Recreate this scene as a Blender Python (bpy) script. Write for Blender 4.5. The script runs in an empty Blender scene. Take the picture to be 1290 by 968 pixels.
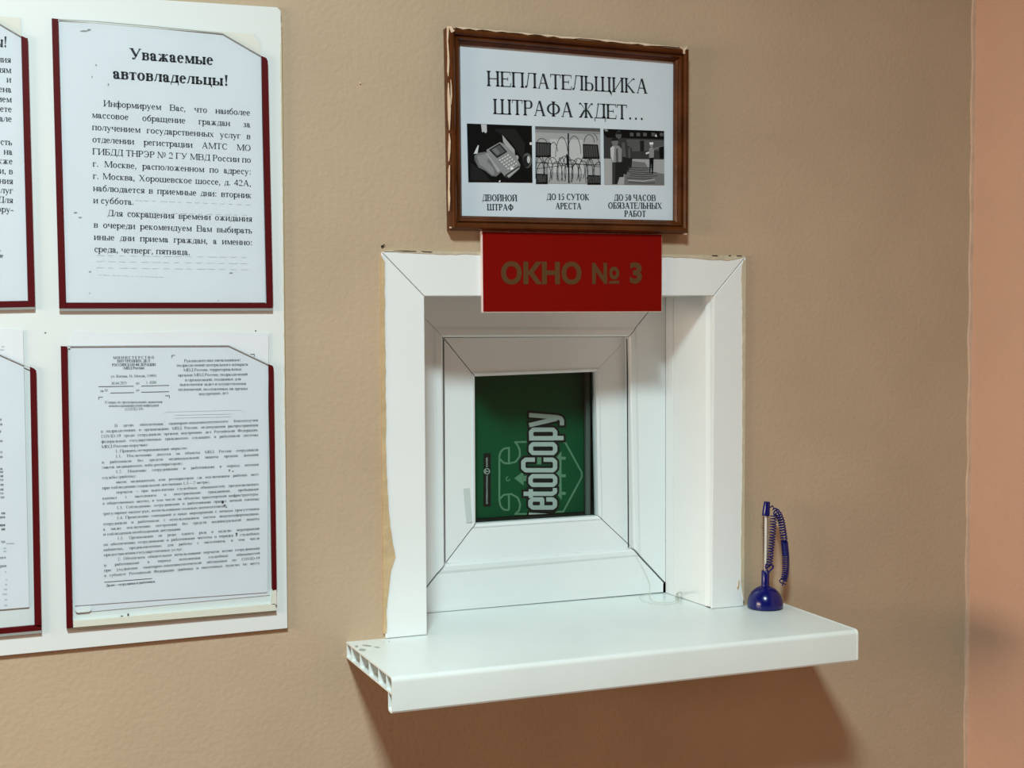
import bpy, bmesh, math, random
from mathutils import Vector, Matrix
random.seed(7)
S = bpy.context.scene
COL = S.collection

# ------------------------------------------------------------------ camera, world, light, exposure
IW, IH = 1290, 968
CAM = Vector((-0.1487, -1.6180, 0.3944)); YAW, PITCH, ROLL, FPX = 21.618, -2.8677, -0.2934, 1747.93
_a, _b, _c = (math.radians(v) for v in (YAW, PITCH, ROLL))
FWD = Vector((math.sin(_a)*math.cos(_b), math.cos(_a)*math.cos(_b), math.sin(_b)))
_r = Vector((math.cos(_a), -math.sin(_a), 0)); _u = _r.cross(FWD)
RIGHT = _r*math.cos(_c) + _u*math.sin(_c); UP = _u*math.cos(_c) - _r*math.sin(_c)
cam = bpy.data.cameras.new('camera'); cam_o = bpy.data.objects.new('camera', cam); COL.objects.link(cam_o)
cam.sensor_fit = 'HORIZONTAL'; cam.sensor_width = 36; cam.lens = FPX/IW*36; cam.clip_start = .01
cam_o.matrix_world = Matrix(((RIGHT.x, UP.x, -FWD.x, CAM.x), (RIGHT.y, UP.y, -FWD.y, CAM.y),
                             (RIGHT.z, UP.z, -FWD.z, CAM.z), (0, 0, 0, 1)))
S.camera = cam_o

world = bpy.data.worlds.new('world'); S.world = world; world.use_nodes = True
bg = world.node_tree.nodes['Background']
bg.inputs[0].default_value = (1.0, .95, .85, 1); bg.inputs[1].default_value = .015

LAMP = Vector((-.40, -1.95, 2.05))
la = bpy.data.lights.new('ceiling_lamp', 'AREA'); la.shape = 'SQUARE'; la.size = .45
la.energy = 147; la.color = (.79, 1.0, 1.03)
lo = bpy.data.objects.new('ceiling_lamp', la); COL.objects.link(lo); lo.location = LAMP
lo.rotation_euler = Vector((-.42, 0, -.91)).to_track_quat('-Z', 'Y').to_euler()

lb = bpy.data.lights.new('warm_bounce_fill', 'AREA'); lb.shape = 'RECTANGLE'; lb.size = 1.3; lb.size_y = .5  # added fill, stands in for warm light bounced from the left
lb.energy = 43; lb.color = (1.0, .76, .59)
lbo = bpy.data.objects.new('warm_bounce_fill', lb); COL.objects.link(lbo); lbo.location = (-2.4, -.85, .40)
lbo.rotation_euler = Vector((1, .28, -.1)).to_track_quat('-Z', 'Y').to_euler()

S.view_settings.view_transform = 'Standard'; S.view_settings.look = 'None'
S.view_settings.gamma = 1; S.view_settings.use_curve_mapping = False; S.view_settings.exposure = 0.0

# ------------------------------------------------------------------ helpers
def ray(px, py):
    return FWD + RIGHT*((px-IW/2)/FPX) - UP*((py-IH/2)/FPX)
def W(px, py, y=0.):            # the point of the plane y = const seen at a photo pixel
    d = ray(px, py); return CAM + d*((y-CAM.y)/d.y)
def WZ(px, py, z=0.):           # the same on a level plane
    d = ray(px, py); return CAM + d*((z-CAM.z)/d.z)
def X2(px, py, y=0.):
    p = W(px, py, y); return (p.x, p.z)

def lin(c):
    c /= 255.
    return c/12.92 if c <= .04045 else ((c+.055)/1.055)**2.4
MATS = {}
def mat(name, rgb, rough=.5, bump=0., bscale=200., var=0., vscale=6., spec=.5, raw=False, metal=0.):
    if name in MATS: return MATS[name]
    m = bpy.data.materials.new(name); m.use_nodes = True
    nt = m.node_tree; b = nt.nodes['Principled BSDF']
    c = tuple(rgb) if raw else tuple(lin(v) for v in rgb)
    b.inputs['Base Color'].default_value = (*c, 1); b.inputs['Roughness'].default_value = rough
    b.inputs['Specular IOR Level'].default_value = spec; b.inputs['Metallic'].default_value = metal
    tc = nt.nodes.new('ShaderNodeTexCoord')
    if var:
        n = nt.nodes.new('ShaderNodeTexNoise'); n.inputs['Scale'].default_value = vscale; n.inputs['Detail'].default_value = 5
        r = nt.nodes.new('ShaderNodeValToRGB')
        r.color_ramp.elements[0].position = .3; r.color_ramp.elements[1].position = .7
        r.color_ramp.elements[0].color = (*[v*(1-var) for v in c], 1)
        r.color_ramp.elements[1].color = (*[min(1, v*(1+var)) for v in c], 1)
        nt.links.new(tc.outputs['Object'], n.inputs['Vector']); nt.links.new(n.outputs['Fac'], r.inputs['Fac'])
        nt.links.new(r.outputs['Color'], b.inputs['Base Color'])
    if bump:
        n2 = nt.nodes.new('ShaderNodeTexNoise'); n2.inputs['Scale'].default_value = bscale; n2.inputs['Detail'].default_value = 3
        bp = nt.nodes.new('ShaderNodeBump'); bp.inputs['Strength'].default_value = bump; bp.inputs['Distance'].default_value = .002
        nt.links.new(tc.outputs['Object'], n2.inputs['Vector']); nt.links.new(n2.outputs['Fac'], bp.inputs['Height'])
        nt.links.new(bp.outputs['Normal'], b.inputs['Normal'])
    MATS[name] = m
    return m
def clear_mat(name, tint, gloss, rough):
    m = bpy.data.materials.new(name); m.use_nodes = True; nt = m.node_tree
    nt.nodes.remove(nt.nodes['Principled BSDF']); out = nt.nodes['Material Output']
    t = nt.nodes.new('ShaderNodeBsdfTransparent'); t.inputs[0].default_value = (*tint, 1)
    g = nt.nodes.new('ShaderNodeBsdfGlossy'); g.inputs['Roughness'].default_value = rough
    f = nt.nodes.new('ShaderNodeFresnel'); f.inputs['IOR'].default_value = gloss
    mx = nt.nodes.new('ShaderNodeMixShader')
    nt.links.new(f.outputs[0], mx.inputs[0]); nt.links.new(t.outputs[0], mx.inputs[1]); nt.links.new(g.outputs[0], mx.inputs[2])
    nt.links.new(mx.outputs[0], out.inputs[0]); MATS[name] = m
    return m

def obj(name, bm, m, parent=None, bevel=0., seg=2, smooth=False, ang=35):
    bmesh.ops.recalc_face_normals(bm, faces=bm.faces[:])
    me = bpy.data.meshes.new(name); bm.to_mesh(me); bm.free()
    for k in (m if isinstance(m, (list, tuple)) else [m]): me.materials.append(k)
    o = bpy.data.objects.new(name, me); COL.objects.link(o)
    if smooth:
        for p in me.polygons: p.use_smooth = True
        me.set_sharp_from_angle(angle=math.radians(ang))
    if bevel:
        b = o.modifiers.new('bevel', 'BEVEL'); b.width = bevel; b.segments = seg; b.limit_method = 'ANGLE'; b.angle_limit = math.radians(30)
    if parent:
        o.parent = parent; o.matrix_parent_inverse = Matrix.Translation(parent.location).inverted()
    return o
def tag(o, label, cat, group=None, kind=None):
    o['label'] = label; o['category'] = cat
    if group: o['group'] = group
    if kind: o['kind'] = kind
    return o
def thing(name, loc, label, cat, group=None, kind=None):
    o = bpy.data.objects.new(name, None); COL.objects.link(o); o.location = loc; o.empty_display_size = .02
    return tag(o, label, cat, group, kind)
def NB(): return bmesh.new()
def box(bm, lo_, hi):
    x0, y0, z0 = lo_; x1, y1, z1 = hi
    v = [bm.verts.new(p) for p in ((x0,y0,z0),(x1,y0,z0),(x1,y1,z0),(x0,y1,z0),(x0,y0,z1),(x1,y0,z1),(x1,y1,z1),(x0,y1,z1))]
    for f in ((0,3,2,1),(4,5,6,7),(0,1,5,4),(1,2,6,5),(2,3,7,6),(3,0,4,7)): bm.faces.new([v[i] for i in f])
def prism(bm, pts, ext, mi=0):
    a = [bm.verts.new(p) for p in pts]; e = Vector(ext); b = [bm.verts.new(Vector(p)+e) for p in pts]
    fs = [bm.faces.new(a), bm.faces.new(b[::-1])]
    n = len(a)
    for i in range(n): fs.append(bm.faces.new((a[i], b[i], b[(i+1) % n], a[(i+1) % n])))
    for f in fs: f.material_index = mi
def slab(bm, xz, y0, y1, mi=0):      # an outline in the wall plane, given as (x, z), from depth y0 to y1
    prism(bm, [(x, y0, z) for x, z in xz], (0, y1-y0, 0), mi)
def face(bm, pts, mi=0):
    f = bm.faces.new([bm.verts.new(p) for p in pts]); f.material_index = mi; return f
def moulding(bm, A0, A1, B0, B1, prof, gap0=0., gap1=0.):
    # a mitred bar: A0-A1 outer edge, B0-B1 inner edge, as (x, z); profile as (t across, y)
    A0, A1, B0, B1 = (Vector(p) for p in (A0, A1, B0, B1))
    d = (A1-A0).normalized()
    e0, e1 = [], []
    for t, y in prof:
        p = A0.lerp(B0, t) + d*gap0; q = A1.lerp(B1, t) - d*gap1
        e0.append(bm.verts.new((p.x, y, p.y))); e1.append(bm.verts.new((q.x, y, q.y)))
    n = len(prof)
    for i in range(n): bm.faces.new((e0[i], e0[(i+1) % n], e1[(i+1) % n], e1[i]))
    bm.faces.new(e0); bm.faces.new(e1[::-1])
def tube(bm, path, r, n=8, caps=True):
    path = [Vector(p) for p in path]; rings = []; prev = None
    rs = r if isinstance(r, (list, tuple)) else [r]*len(path)
    for i, p in enumerate(path):
        t = (path[min(i+1, len(path)-1)] - path[max(i-1, 0)]).normalized()
        if prev is None:
            a = t.orthogonal().normalized()
        else:
            a = (prev - t*prev.dot(t)); a = a.normalized() if a.length > 1e-6 else t.orthogonal().normalized()
        prev = a; b = t.cross(a)
        rings.append([bm.verts.new(p + (a*math.cos(k*2*math.pi/n) + b*math.sin(k*2*math.pi/n))*rs[i]) for k in range(n)])
    for i in range(len(rings)-1):
        for k in range(n): bm.faces.new((rings[i][k], rings[i][(k+1) % n], rings[i+1][(k+1) % n], rings[i+1][k]))
    if caps: bm.faces.new(rings[0][::-1]); bm.faces.new(rings[-1])
def lathe(bm, c, prof, n=48):
    rings = []
    for r, z in prof:
        if r < 1e-6: rings.append([bm.verts.new((c[0], c[1], c[2]+z))])
        else: rings.append([bm.verts.new((c[0]+r*math.cos(k*2*math.pi/n), c[1]+r*math.sin(k*2*math.pi/n), c[2]+z)) for k in range(n)])
    for a, b in zip(rings, rings[1:]):
        for k in range(n):
            j = (k+1) % n
            if len(a) == 1 and len(b) == 1: continue
            if len(a) == 1: bm.faces.new((a[0], b[j], b[k]))
            elif len(b) == 1: bm.faces.new((a[k], a[j], b[0]))
            else: bm.faces.new((a[k], a[j], b[j], b[k]))
def smooth_path(pts, n=8):
    pts = [Vector(p) for p in pts]; out = []
    for i in range(len(pts)-1):
        p0, p1, p2, p3 = pts[max(i-1, 0)], pts[i], pts[i+1], pts[min(i+2, len(pts)-1)]
        for k in range(n):
            t = k/n
            out.append(.5*((2*p1) + (p2-p0)*t + (2*p0-5*p1+4*p2-p3)*t*t + (3*p1-p0-3*p2+p3)*t**3))
    out.append(pts[-1]); return out
def helix(path, turns, rad, per=12):
    path = smooth_path(path, 24); L = [0.]
    for a, b in zip(path, path[1:]): L.append(L[-1] + (b-a).length)
    N = int(turns*per); out = []; prev = None; j = 0
    for i in range(N+1):
        s = L[-1]*i/N
        while j < len(L)-2 and L[j+1] < s: j += 1
        f = (s-L[j])/max(1e-9, L[j+1]-L[j]); p = path[j].lerp(path[j+1], f); t = (path[j+1]-path[j]).normalized()
        a = t.orthogonal().normalized() if prev is None else (prev - t*prev.dot(t)).normalized()
        prev = a; b = t.cross(a); w = 2*math.pi*i/per
        out.append(p + (a*math.cos(w) + b*math.sin(w))*rad)
    return out

# ------------------------------------------------------------------ serif lettering, drawn as outlines (em = 1)
WT = [1.0]
class Face:
    def __init__(s, bold):
        s.bold = bold
    def setup(s, H, A):
        s.H, s.A = H, A
        cap = H > .55
        s.S = (.165 if cap else .150) if s.bold else (.112 if cap else .106)
        s.h = .050 if s.bold else .036
        s.S *= WT[0]; s.h *= WT[0]
        s.sl = .048 if cap else .034
        s.xl = .016 + s.sl + s.S/2; s.xr = A - s.xl
        s.P = []
    def q(s, *p): s.P.append(p)
    def rect(s, x0, y0, x1, y1): s.q((x0, y0), (x1, y0), (x1, y1), (x0, y1))
    def stem(s, x, y0=0., y1=None, st=1, sb=1, w=None):
        y1 = s.H if y1 is None else y1; w = w or s.S; k = s.h*.75
        s.rect(x-w/2, y0, x+w/2, y1)
        if sb: s.q((x-w/2-s.sl, y0), (x+w/2+s.sl, y0), (x+w/2+s.sl, y0+k), (x+w/2, y0+k+.035), (x-w/2, y0+k+.035), (x-w/2-s.sl, y0+k))
        if st: s.q((x-w/2-s.sl, y1), (x-w/2-s.sl, y1-k), (x-w/2, y1-k-.035), (x+w/2, y1-k-.035), (x+w/2+s.sl, y1-k), (x+w/2+s.sl, y1))
    def ring(s, cx, cy, rx, ry, a0=0., a1=360., n=20, w=None, h=None):
        w = s.S if w is None else w; h = s.h if h is None else h
        for i in range(n):
            t0, t1 = (math.radians(a0+(a1-a0)*k/n) for k in (i, i+1))
            s.q(*[(cx+R*math.cos(t), cy+T*math.sin(t)) for R, T, t in ((rx, ry, t0), (rx, ry, t1), (rx-w, ry-h, t1), (rx-w, ry-h, t0))])
    def diag(s, x0, y0, x1, y1, w): s.q((x0-w/2, y0), (x0+w/2, y0), (x1+w/2, y1), (x1-w/2, y1))
    def foot(s, x, y, w=None, up=False):
        w = w or s.S; k = s.h*.75
        s.rect(x-w/2-s.sl, y-(k if up else 0), x+w/2+s.sl, y+(0 if up else k))
    def bowl(s, x0, y0, y1, xr):         # right half bowl off a stem whose right side is x0
        m = (y0+y1)/2; r = (y1-y0)/2; c = max(x0, xr-max(r*.95, s.S))
        s.rect(x0, y1-s.h, c, y1); s.rect(x0, y0, c, y0+s.h)
        s.ring(c, m, xr-c, r, -90, 90, 12)
    def blob(s, x, y, r): s.P.append(tuple((x+r*math.cos(k*.7854), y+r*math.sin(k*.7854)) for k in range(8)))
    def breve(s, x, y): s.ring(x, y+.11, .13, .13, 200, 340, 8, .05, .05)

CAPW = dict(zip('АБВГДЕЖЗИЙКЛМНОПРСТУФХЦЧШЩЪЫЬЭЮЯ', (.722,.574,.667,.578,.682,.611,.896,.501,.722,.722,.667,.678,.889,.722,.722,.722,.556,.667,.611,.708,.790,.722,.722,.650,1.009,1.009,.706,.872,.574,.660,1.028,.667)))
LOWW = dict(zip('абвгдежзийклмнопрстуфхцчшщъыьэюя', (.444,.509,.472,.410,.509,.444,.690,.395,.535,.535,.486,.499,.633,.535,.5,.535,.5,.444,.437,.5,.648,.5,.535,.503,.770,.770,.517,.671,.456,.429,.747,.459)))
OTHW = {' ':.25, '.':.25, ',':.25, ':':.278, '!':.333, '-':.333, '–':.5, '(':.333, ')':.333, '…':1.0, '№':.954, 'C':.667, 'O':.722, 'V':.722, 'I':.333, 'D':.722, '_':.5}
TWIN = {'ё':'е', 'Ё':'Е'}
def advance(ch, bold):
    ch = TWIN.get(ch, ch)
    w = CAPW.get(ch) or LOWW.get(ch) or OTHW.get(ch) or .5
    return w*(1.06 if bold and ch != ' ' else 1)
CACHE = {}
def glyph(ch, bold):
    ch = TWIN.get(ch, ch)
    if (ch, bold, WT[0]) in CACHE: return CACHE[ch, bold, WT[0]]
    A = advance(ch, bold); f = Face(bold)
    low = ch in LOWW; cap = ch in CAPW or ch in 'COVID№'
    H = .455 if low else .662
    f.setup(H, A)
    U = ch.upper() if low else ch
    S_, h, xl, xr = f.S, f.h, f.xl, f.xr
    L, R_ = xl-S_/2, xr+S_/2
    if low and ch in 'аберуф':
        if ch == 'а':
            f.stem(.60*A+.02, 0, H*.70, 0, 0); f.q((.60*A+.02-S_/2, .05), (A-.01, .0), (A-.01, .05), (.60*A+.02+S_/2, .09))
            f.ring(.40*A, H*.70, .60*A+.02+S_/2-.40*A, H*.31, 0, 165, 12)
            f.blob(.20*A, H*.74, S_*.55); f.ring(.36*A, .125, .30*A, .135, 60, 330, 14)
            f.q((.36*A, .26-h), (.6*A, .30), (.6*A, .30-h), (.42*A, .24-h))
        elif ch == 'б':
            f.ring(A/2, .225, A/2-.03, .235); f.ring(A/2+.10, .25, A/2+.07, .36, 95, 190, 10, S_*.9)
            f.q((A*.55, .60), (A*.85, .64), (A*.9, .70), (A*.5, .65))
        elif ch == 'е':
            f.ring(A/2, H/2, A/2-.025, H/2+.01, 5, 320, 22); f.rect(S_, H*.53, A-.04, H*.53+h)
        elif ch == 'р':
            f.stem(xl, -.216, H, 0, 1); f.q((L-.05, H-.07), (L+.01, H-.07), (L+.01, H+.005), (xl, H+.005), (L-.05, H-.03)); f.ring((L+A-.02)/2+.02, H/2, (A-.02-L)/2-.0, H/2+.01, -160, 160, 18)
        elif ch == 'у':
            f.diag(.17*A, H, .53*A, .03, S_); f.diag(.83*A, H, .36*A, -.20, h*1.3); f.blob(.24*A, -.17, .05)
            f.foot(.17*A, H, S_*.8, True); f.foot(.83*A, H, h, True)
        elif ch == 'ф':
            f.stem(A/2, -.216, .683, 0, 1)
            for sx in (-1, 1): f.ring(A/2+sx*A*.23, H/2, A*.25, H/2+.01, 0, 360, 16, S_*.85)
    elif U in 'НПИЙШЩЦТГЕЛДАМКЖОСЭЮФРВБЬЫЪЯЧУХЗCOVID№' and ch != ' ':
        tall = H
        if U in 'НПИЙ':
            f.stem(xl); f.stem(xr)
            if U == 'Н': f.rect(xl, H/2-h/2, xr, H/2+h/2)
            if U == 'П': f.rect(xl, H-h, xr, H)
            if U in 'ИЙ': f.q((xl+S_/2, .10*H), (xl+S_/2, .10*H+h*1.6), (xr-S_/2, .90*H), (xr-S_/2, .90*H-h*1.6))
            if U == 'Й': f.breve(A/2, H)
        elif U in 'ШЩ':
            B = A if U == 'Ш' else A-.02
            for x in (xl, B/2, B-xl): f.stem(x)
            f.rect(xl, 0, B-xl, h)
            if U == 'Щ': f.q((B-xl, 0), (A-.005, 0), (A-.01, -.16), (A-.035, -.16), (A-.06, h))
        elif U == 'Ц':
            f.stem(xl); f.stem(xr-.01); f.rect(xl, 0, xr, h); f.q((xr, 0), (A-.005, 0), (A-.01, -.16), (A-.035, -.16), (A-.06, h))
        elif U == 'Т':
            f.stem(A/2, st=0); f.rect(.03, H-h, A-.03, H)
            f.q((.02, H), (.06, H), (.05, H-.15), (.02, H-.15)); f.q((A-.02, H), (A-.06, H), (A-.05, H-.15), (A-.02, H-.15))
        elif U in 'ГЕ':
            f.stem(xl); f.rect(xl, H-h, A-.04, H); f.q((A-.075, H), (A-.03, H), (A-.03, H-.16), (A-.05, H-.16))
            if U == 'Е':
                f.rect(xl, H*.52-h/2, A*.72, H*.52+h/2); f.rect(A*.72-.03, H*.52-.08, A*.72, H*.52+.08)
                f.rect(xl, 0, A-.04, h); f.q((A-.085, 0), (A-.03, 0), (A-.01, .17), (A-.035, .17))
        elif U in 'ЛД':
            f.stem(xr, 0 if U == 'Л' else h); f.rect(A*.28, H-h*.8, xr, H)
            if U == 'Л':
                f.diag(.19*A, .06, .36*A, H, h*1.3); f.blob(.115*A, .05, .055 if H > .5 else .042)
            else:
                f.diag(.20*A, h, .37*A, H, h*1.3); f.rect(.04, 0, A-.02, h)
                f.rect(.03, -.14, .03+h, h); f.rect(A-.02-h, -.14, A-.02, h)
        elif U == 'А':
            f.diag(.15*A, 0, .47*A, H, h*1.2); f.diag(.81*A, 0, .49*A, H, S_*1.05); f.rect(.27*A, H*.33, .70*A, H*.33+h)
            f.foot(.15*A, 0, h); f.foot(.81*A, 0, S_)
        elif U == 'М':
            f.stem(.115, w=h*1.2); f.stem(A-xl+.01); f.diag(.14, H, A*.49, .02, S_); f.diag(A*.49, .02, A-xl-.01, H, h*1.3)
        elif U in 'КЖ':
            c = xl if U == 'К' else A/2; f.stem(c)
            for sx in ((1,) if U == 'К' else (1, -1)):
                e = (A-.10) if sx == 1 else .10
                f.q((c, H*.50), (c+sx*.05, H*.56), (e, H), (e-sx*h*1.6, H), (c, H*.45)); f.blob(e, H-.045, .042 if H > .5 else .036)
                f.q((c+sx*S_*.3, H*.52), (c+sx*S_*1.2, H*.52), (e+sx*S_*.35, 0), (e-sx*S_*.75, 0)); f.foot(e-sx*S_*.2, 0, S_*.6)
        elif U in 'ОO': f.ring(A/2, H/2, A/2-.03, H/2+.012, n=28)
        elif U in 'СC':
            f.ring(A/2+.02, H/2, A/2-.03, H/2+.012, 45, 318, 24); f.q((A*.84, H), (A*.87, H), (A*.88, H*.67), (A*.83, H*.67))
            if low: f.blob(A*.78, H*.80, S_*.5)
        elif U == 'Э':
            f.ring(A/2-.03, H/2, A/2-.02, H/2+.012, -140, 135, 22); f.rect(A*.30, H/2-h/2, A-.08, H/2+h/2); f.q((A*.12, H), (A*.15, H), (A*.16, H*.67), (A*.12, H*.67))
        elif U == 'Ю':
            f.stem(xl); c = A*.63; f.rect(xl, H/2-h/2, c-A*.3, H/2+h/2); f.ring(c, H/2, A*.34, H/2+.012, n=24)
        elif U == 'Ф':
            f.stem(A/2)
            f.ring(A/2, H/2, A/2-.03, H*.37, n=28)
        elif U == 'Р': f.stem(xl); f.bowl(xl, H*.46, H, A-.03)
        elif U == 'D': f.stem(xl); f.bowl(xl, 0, H, A-.03)
        elif U == 'В': f.stem(xl); f.bowl(xl, H*.51, H, A-.09*A); f.bowl(xl, 0, H*.51+h, A-.03)
        elif U in 'БЬЫЪ':
            B = A if U in 'БЬ' else A*(.72 if U == 'Ы' else 1); x = xl if U != 'Ъ' else xl+A*.17
            f.stem(x); f.bowl(x, 0, H*.55, B-.03)
            if U == 'Б': f.rect(xl, H-h, A-.06, H); f.q((A-.095, H), (A-.05, H), (A-.05, H-.15), (A-.07, H-.15))
            if U == 'Ы': f.stem(xr)
            if U == 'Ъ': f.rect(.04, H-h, x, H); f.rect(.02, H-.15, .05, H)
        elif U == 'Я':
            f.stem(xr); f.P += [tuple((A-x, y) for x, y in p) for p in (lambda g: (g.setup(H, A), g.bowl(g.xl, H*.45, H, A-.05), g.P)[2])(Face(bold))]
            f.q((A*.52, H*.48), (A*.52+S_*.9, H*.48), (.05+S_, 0), (.03, 0)); f.foot(.07, 0, S_*.5)
        elif U == 'Ч':
            f.stem(xr); f.stem(xl, H*.66, H, 1, 0); f.ring(xl-S_/2+A*.30, H*.66, A*.30, H*.24, 180, 275, 8, S_, h); f.rect(A*.36, H*.42, xr, H*.42+h)
        elif U == 'У':
            f.diag(.17*A, H, .54*A, H*.30, S_); f.diag(.86*A, H, .40*A, .02, h*1.4); f.blob(.30*A, .06, .06); f.foot(.17*A, H, S_, True); f.foot(.86*A, H, h, True)
        elif U == 'V': f.diag(.17*A, H, .52*A, 0, S_); f.diag(.86*A, H, .52*A, 0, h*1.2); f.foot(.17*A, H, S_, True); f.foot(.86*A, H, h, True)
        elif U == 'I': f.stem(A/2)
        elif U == 'Х':
            f.diag(.18*A, H, .80*A, 0, S_); f.diag(.80*A, H, .18*A, 0, h*1.3)
            for x, w in ((.18*A, S_), (.80*A, h)): f.foot(x, H, w, True)
            for x, w in ((.80*A, S_), (.18*A, h)): f.foot(x, 0, w)
        elif U == 'З':
            f.ring(A*.45, H*.74, A*.42, H*.27, -90, 140, 12); f.ring(A*.45, H*.26, A*.48, H*.27, -145, 90, 12); f.rect(A*.3, H*.48, A*.5, H*.53)
        elif U == '№':
            f.stem(.10, w=h*1.2); f.stem(.56, w=h*1.2, sb=0); f.diag(.12, H, .545, 0, S_); f.ring(.78, .44, .14, .18, n=18, w=.06); f.rect(.65, .16, .91, .20)
    elif ch.isdigit():
        D = {'0': lambda: f.ring(.25, .33, .22, .34), '1': lambda: (f.stem(.26, 0, .66, 0, 1), f.q((.10, .55), (.22, .60), (.22, .66), (.10, .58))),
             '2': lambda: (f.ring(.25, .48, .20, .19, -40, 170, 12), f.q((.40, .36), (.46, .44), (.12, .06), (.03, 0)), f.rect(.03, 0, .46, .07)),
             '3': lambda: (f.ring(.23, .50, .20, .17, -80, 150, 12), f.ring(.22, .18, .23, .19, -150, 85, 12)),
             '4': lambda: (f.rect(.30, 0, .39, .66), f.rect(.02, .16, .47, .22), f.diag(.05, .2, .33, .66, .06)),
             '5': lambda: (f.rect(.12, .60, .44, .66), f.diag(.08, .36, .14, .64, .05), f.ring(.20, .21, .24, .22, -140, 110, 14)),
             '6': lambda: (f.ring(.25, .21, .21, .22), f.ring(.42, .20, .38, .46, 100, 180, 10)),
             '7': lambda: (f.rect(.04, .59, .46, .66), f.diag(.18, 0, .42, .62, .08)),
             '8': lambda: (f.ring(.25, .18, .21, .19), f.ring(.25, .50, .18, .17)),
             '9': lambda: (f.ring(.25, .45, .21, .22), f.ring(.08, .46, .38, .46, 280, 360, 10))}
        D[ch]()
    else:
        r = .075 if bold else .055
        if ch in '.,:!…':
            for k in ((.167, .5, .833) if ch == '…' else (A/2 if ch != '.' and ch != ',' else .11,)):
                f.blob(k, r, r)
            if ch == ',': f.q((.11, .04), (.17, .06), (.14, -.06), (.06, -.14), (.05, -.11))
            if ch == ':': f.blob(A/2, .39, r)
            if ch == '!': f.q((A/2-.03, .20), (A/2+.03, .20), (A/2+r+.01, .66), (A/2-r-.01, .66))
        elif ch in '-–': f.rect(.02, .20, A-.02, .26)
        elif ch == '(': f.ring(.36, .24, .30, .46, 130, 230, 10, .07, .03)
        elif ch == ')': f.ring(-.03, .24, .30, .46, -50, 50, 10, .07, .03)
        elif ch == '_': f.rect(0, -.05, A, -.02)
    CACHE[ch, bold, WT[0]] = f.P
    return f.P

def put_text(bm, txt, p0, p1, em, y, bold=False, justify=True):
    """one line of type from p0 to p1, both (px, py) baseline ends, on the plane y"""
    O = W(*p0, y); E_ = W(*p1, y); fit = (E_-O).length; U = (E_-O)/fit; V = Vector((-U.z, 0, U.x))
    words = sum(advance(c, bold) for c in txt if c != ' ')*em; ns = txt.count(' ')
    sx, sp = 1., .25*em
    if justify and ns:
        sp = (fit-words)/ns
        if sp < .20*em: sp = .20*em; sx = (fit-ns*sp)/words
    else: sx = fit/(words+ns*sp); sp *= sx
    x = 0.
    for c in txt:
        if c == ' ': x += sp; continue
        for poly in glyph(c, bold):
            pts = [O + U*(x+a*em*sx) + V*(b*em) for a, b in poly]
            try: face(bm, pts)
            except ValueError: pass
        x += advance(c, bold)*em*sx

def sans(bm, txt, O, U, V, width, height, off=0., mi=0):
    cu = bpy.data.curves.new('tmp', 'FONT'); cu.body = txt; cu.offset = off; cu.resolution_u = 4
    to = bpy.data.objects.new('tmp', cu); COL.objects.link(to); bpy.context.view_layer.update()
    me = bpy.data.meshes.new_from_object(to.evaluated_get(bpy.context.evaluated_depsgraph_get()))
    xs = [v.co.x for v in me.vertices]; ys = [v.co.y for v in me.vertices]
    x0, y0 = min(xs), min(ys); kx = width/(max(xs)-x0); ky = height/(max(ys)-y0)
    vs = [bm.verts.new(O + U*((v.co.x-x0)*kx) + V*((v.co.y-y0)*ky)) for v in me.vertices]
    for p in me.polygons:
        try: bm.faces.new([vs[i] for i in p.vertices]).material_index = mi
        except ValueError: pass
    bpy.data.objects.remove(to); bpy.data.curves.remove(cu); bpy.data.meshes.remove(me)
STK = [0]
def lifted(f, x, y):
    return f(x, y) + Vector((0, -(STK[0] % 60)*2.5e-6, 0))
def stroke(bm, pts, w, f, mi=0, closed=False, ext=0.):
    """a flat band of width w along 2D points; f maps 2D to the surface"""
    P = [Vector(p) for p in pts]
    if closed: P = P + [P[0]]
    for i in range(len(P)-1):
        a, b = P[i], P[i+1]; d = (b-a)
        if d.length < 1e-9: continue
        d.normalize(); n = Vector((-d.y, d.x))*w/2
        e0 = d*ext if (i == 0 and not closed) else Vector((0, 0)); e1 = d*ext if (i == len(P)-2 and not closed) else Vector((0, 0))
        STK[0] += 1; face(bm, [lifted(f, *q) for q in (a-e0+n, a-e0-n, b+e1-n, b+e1+n)], mi)
        STK[0] += 1
        if i or closed: face(bm, [lifted(f, a.x+w/2*math.cos(k*.5236), a.y+w/2*math.sin(k*.5236)) for k in range(12)], mi)

# ------------------------------------------------------------------ materials
M_wall = mat('tan_wall_paint', (.49, .36, .24), .62, .32, 160, .045, 7, .35, raw=True)
M_side = mat('pink_tan_side_wall', (.62, .375, .255), .6, .25, 160, .03, 7, .35, raw=True)  # pinker and lighter base colour than the back wall
M_floor = mat('floor_tiles', (.14, .042, .016), .5, 0, 1, .1, 5, raw=True)
M_pvc = mat('white_pvc', (.80, .82, .81), .32, .03, 60, .015, 9, .5, raw=True)
M_pvcsill = mat('white_pvc_sill', (.78, .83, .80), .30, .02, 80, .02, 14, .5, raw=True)
M_board = mat('board_white', (.735, .75, .73), .4, 0, 1, .015, 4, .5, raw=True)
M_boardedge = mat('yellowed_board_edge', (205, 195, 165), .6)
M_paper = mat('white_paper', (.71, .715, .745), .7, .3, 16, .02, 12, .3, raw=True)
M_cream = mat('old_cream_paper', (.72, .70, .62), .7, .05, 25, .03, 12, .3, raw=True)
M_ink = mat('black_ink', (.018, .018, .020), .6, raw=True, spec=.3)
M_soft = mat('grey_black_ink', (.055, .058, .062), .7, raw=True, spec=.2)
M_faint = mat('faint_ink', (.50, .55, .58), .7, raw=True, spec=.3)
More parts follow.
